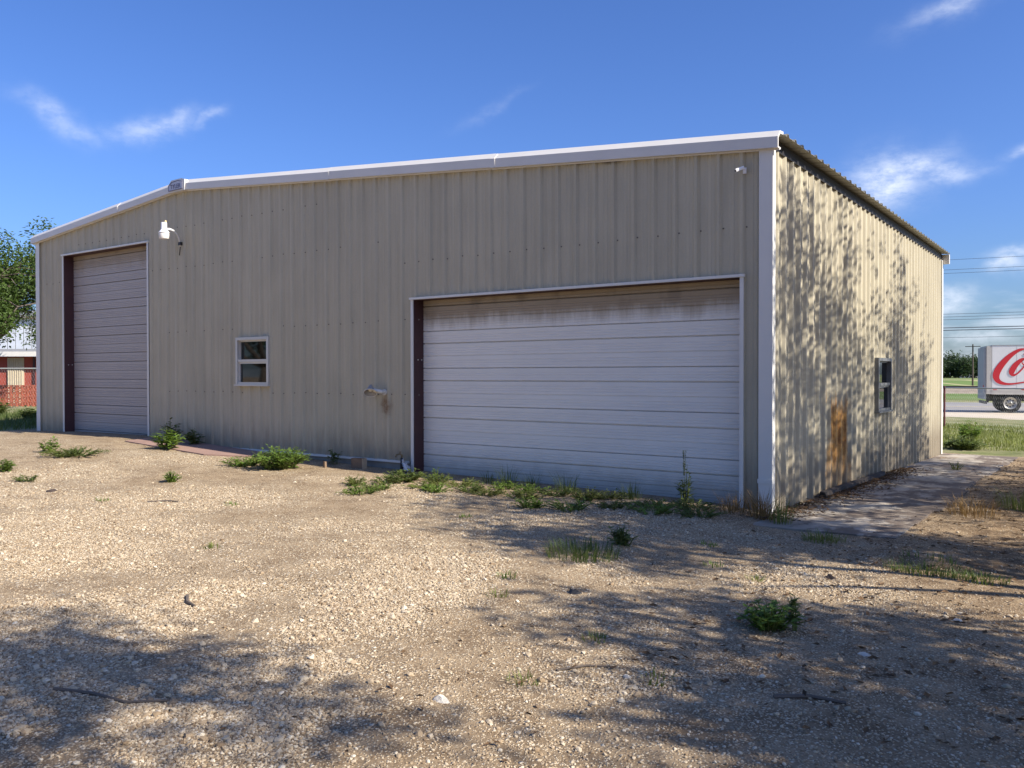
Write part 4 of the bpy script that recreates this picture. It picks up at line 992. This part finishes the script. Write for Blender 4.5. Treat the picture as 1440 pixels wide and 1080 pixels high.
# ================================================================= LOOSE THINGS ON THE YARD
def twig(pts, r_, label, seed, name='twig'):
    x, y = pts[0]; z0_ = ground_z(x, y); P = [(a - x, b2 - y, ground_z(a, b2) - z0_ + r_ * .7 + .004 * (i % 2)) for i, (a, b2) in enumerate(pts)]
    tag(MB().tube(P, [r_ * (1 - .5 * i / len(P)) for i in range(len(P))], 6).build(name, M['bark'], loc=(x, y, z0_)), label, 'twig')
twig([(-.95, -8.25), (-.72, -8.17), (-.5, -8.12), (-.33, -7.98)], .010, 'long thin crooked twig in the tree shadow', 1)
twig([(-2.05, -6.75), (-1.9, -6.85), (-1.78, -6.87)], .014, 'short grey stick on the sunlit gravel', 2)
twig([(2.1, -6.2), (2.25, -6.1), (2.42, -6.08)], .012, 'brown stick on shaded gravel under the trees', 3)
twig([(1.0, -6.5), (1.1, -6.35), (1.22, -6.28)], .007, 'thin pale twig near the yard sprouts', 4)
twig([(.5, .4), (.9, .55), (1.2, .9)], .008, 'thin twig lying across the walkway', 5)
twig([(-6.5, -4.35), (-6.3, -4.2), (-6.15, -4.15)], .012, 'dark stick on gravel before the flood lamp', 6)
def scrap(x, y, s_, seed, label, mt, name, cat, flat=.45):
    rr = random.Random(seed); mb = MB(); n_ = 8
    for (zq, rq) in ((0, 1), (flat * .6, .8), (flat, .35)):
        for j in range(n_):
            a = 6.283 * j / n_; q = s_ * rq * rr.uniform(.6, 1.15); mb.v.append((q * math.cos(a), q * math.sin(a) * .7, zq * s_ * rr.uniform(.6, 1.2)))
    for i in range(2):
        for j in range(n_): mb.f.append((i * n_ + j, i * n_ + (j + 1) % n_, (i + 1) * n_ + (j + 1) % n_, (i + 1) * n_ + j)); mb.m.append(0)
    mb.f.append(tuple(2 * n_ + j for j in range(n_))); mb.m.append(0)
    tag(mb.build(name, mt, loc=(x, y, ground_z(x, y) - .004)), label, cat)
M['stonew'] = plain('pale_stone', (.60, .55, .46), .9, 0, .2, 30, .4); M['clod'] = plain('dark_clod', (.07, .05, .04), .95, 0, .4, 30, .5)
scrap(.17, -4.95, .075, 1, 'black rubber scrap on the open gravel', M['black'], 'rubber_scrap', 'scrap', .5)
scrap(.76, -7.2, .055, 2, 'large pale stone at the edge of the tree shadow', M['stonew'], 'stone', 'stone')
scrap(-8.4, -4.6, .10, 3, 'dark clod on gravel before the big weed', M['clod'], 'clod', 'clod', .35)
scrap(-9.4, -5.1, .09, 4, 'dark leaf-like clod on gravel before the tall door', M['clod'], 'clod', 'clod', .25)
scrap(1.55, -3.1, .06, 5, 'dark clod on shaded ground near the grass patch', M['clod'], 'clod', 'clod', .6)
scrap(2.3, -5.2, .05, 6, 'pale flat stone on the shaded gravel', M['stonew'], 'stone', 'stone', .3)
scrap(1.35, -6.35, .035, 7, 'small tan stone near the pale twig', M['stonew'], 'stone', 'stone', .6)
scrap(2.6, -3.9, .07, 8, 'wide pale flat stone under the trees', M['stonew'], 'stone', 'stone', .2)

# ---- gravel: real stones instanced over the yard (denser where the camera stands close)
m, t, b = newmat('gravel_stone'); oi = t.new('ShaderNodeObjectInfo'); rv = oi.outputs['Random']
cc = t.ramp(rv, [(0, (.19, .13, .078)), (.22, (.36, .265, .165)), (.6, (.50, .40, .27)), (.9, (.60, .505, .365)), (1, (.72, .64, .50))])
t.put(b.inputs['Base Color'], t.mix(t.noise(t.pos(), 90, 3), t.mix(.35, cc, (.2, .15, .1)), cc)); b.inputs['Roughness'].default_value = .92; b.inputs['Specular IOR Level'].default_value = .2
M['gravel'] = m
lib = bpy.data.collections.new('gravel_shapes')
for k in range(7):
    rr = random.Random(300 + k); mb = MB(); ring = 6
    mb.v.append((0, 0, -.28)); 
    for zq, rq in ((-.12, .85), (.2, .8)):
        for j in range(ring):
            a = 6.283 * (j + .5 * (zq > 0)) / ring; q = .5 * rq * rr.uniform(.65, 1.25); mb.v.append((q * math.cos(a) * 1.25, q * math.sin(a), zq * rr.uniform(.6, 1.3)))
    mb.v.append((rr.uniform(-.1, .1), rr.uniform(-.1, .1), .36))
    for j in range(ring):
        j2 = (j + 1) % ring
        mb.f += [(0, 1 + j2, 1 + j), (1 + j, 1 + j2, 7 + j), (1 + j2, 7 + j2, 7 + j), (7 + j, 7 + j2, 13)]; mb.m += [0] * 4
    me_ = bpy.data.meshes.new('gravel_shape'); me_.from_pydata(mb.v, [], mb.f); me_.materials.append(M['gravel'])
    lib.objects.link(bpy.data.objects.new('gravel_shape', me_))
rr = random.Random(99); gv_, gs_, gr_ = [], [], []
N = 0; tries = 0
while N < 150000 and tries < 900000:
    tries += 1
    D = 3.2 * (5.2 ** rr.random()); a = YAW + rr.uniform(-.56, .60)
    x = CAM.x + D * math.sin(a); y = CAM.y + D * math.cos(a)
    if y > -.12 and x < .1: continue
    if .05 < x < 1.6 and y > -.9 and rr.random() > .05: continue
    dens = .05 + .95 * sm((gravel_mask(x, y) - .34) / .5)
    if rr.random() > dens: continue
    sz = .007 + .013 * rr.random() ** 2 + (.03 * rr.random() ** 2 if rr.random() < .05 else 0)
    gv_.append((x, y, ground_z(x, y) + sz * .06)); gs_.append(sz); gr_ += [rr.uniform(-.5, .5), rr.uniform(-.5, .5), rr.uniform(0, 6.28)]; N += 1
me = bpy.data.meshes.new('gravel_stones'); me.from_pydata(gv_, [], [])
at = me.attributes.new('size', 'FLOAT', 'POINT'); at.data.foreach_set('value', gs_)
at = me.attributes.new('turn', 'FLOAT_VECTOR', 'POINT'); at.data.foreach_set('vector', gr_)
go = bpy.data.objects.new('gravel_stones', me); col.objects.link(go); tag(go, 'loose tan gravel stones over the yard', 'gravel', kind='stuff')
ng = bpy.data.node_groups.new('scatter_gravel', 'GeometryNodeTree')
ng.interface.new_socket('Geometry', in_out='INPUT', socket_type='NodeSocketGeometry'); ng.interface.new_socket('Geometry', in_out='OUTPUT', socket_type='NodeSocketGeometry')
gi = ng.nodes.new('NodeGroupInput'); go_ = ng.nodes.new('NodeGroupOutput'); ip = ng.nodes.new('GeometryNodeInstanceOnPoints'); ci = ng.nodes.new('GeometryNodeCollectionInfo')
ci.inputs['Collection'].default_value = lib; ci.inputs['Separate Children'].default_value = True; ci.inputs['Reset Children'].default_value = True
a1 = ng.nodes.new('GeometryNodeInputNamedAttribute'); a1.data_type = 'FLOAT'; a1.inputs[0].default_value = 'size'
a2 = ng.nodes.new('GeometryNodeInputNamedAttribute'); a2.data_type = 'FLOAT_VECTOR'; a2.inputs[0].default_value = 'turn'
m2p = ng.nodes.new('GeometryNodeMeshToPoints')
ng.links.new(gi.outputs[0], m2p.inputs[0]); ng.links.new(m2p.outputs[0], ip.inputs['Points']); ng.links.new(ci.outputs[0], ip.inputs['Instance']); ip.inputs['Pick Instance'].default_value = True
ng.links.new(a1.outputs[0], ip.inputs['Scale']); ng.links.new(a2.outputs[0], ip.inputs['Rotation']); ng.links.new(ip.outputs[0], go_.inputs[0])
md = go.modifiers.new('scatter', 'NODES'); md.node_group = ng
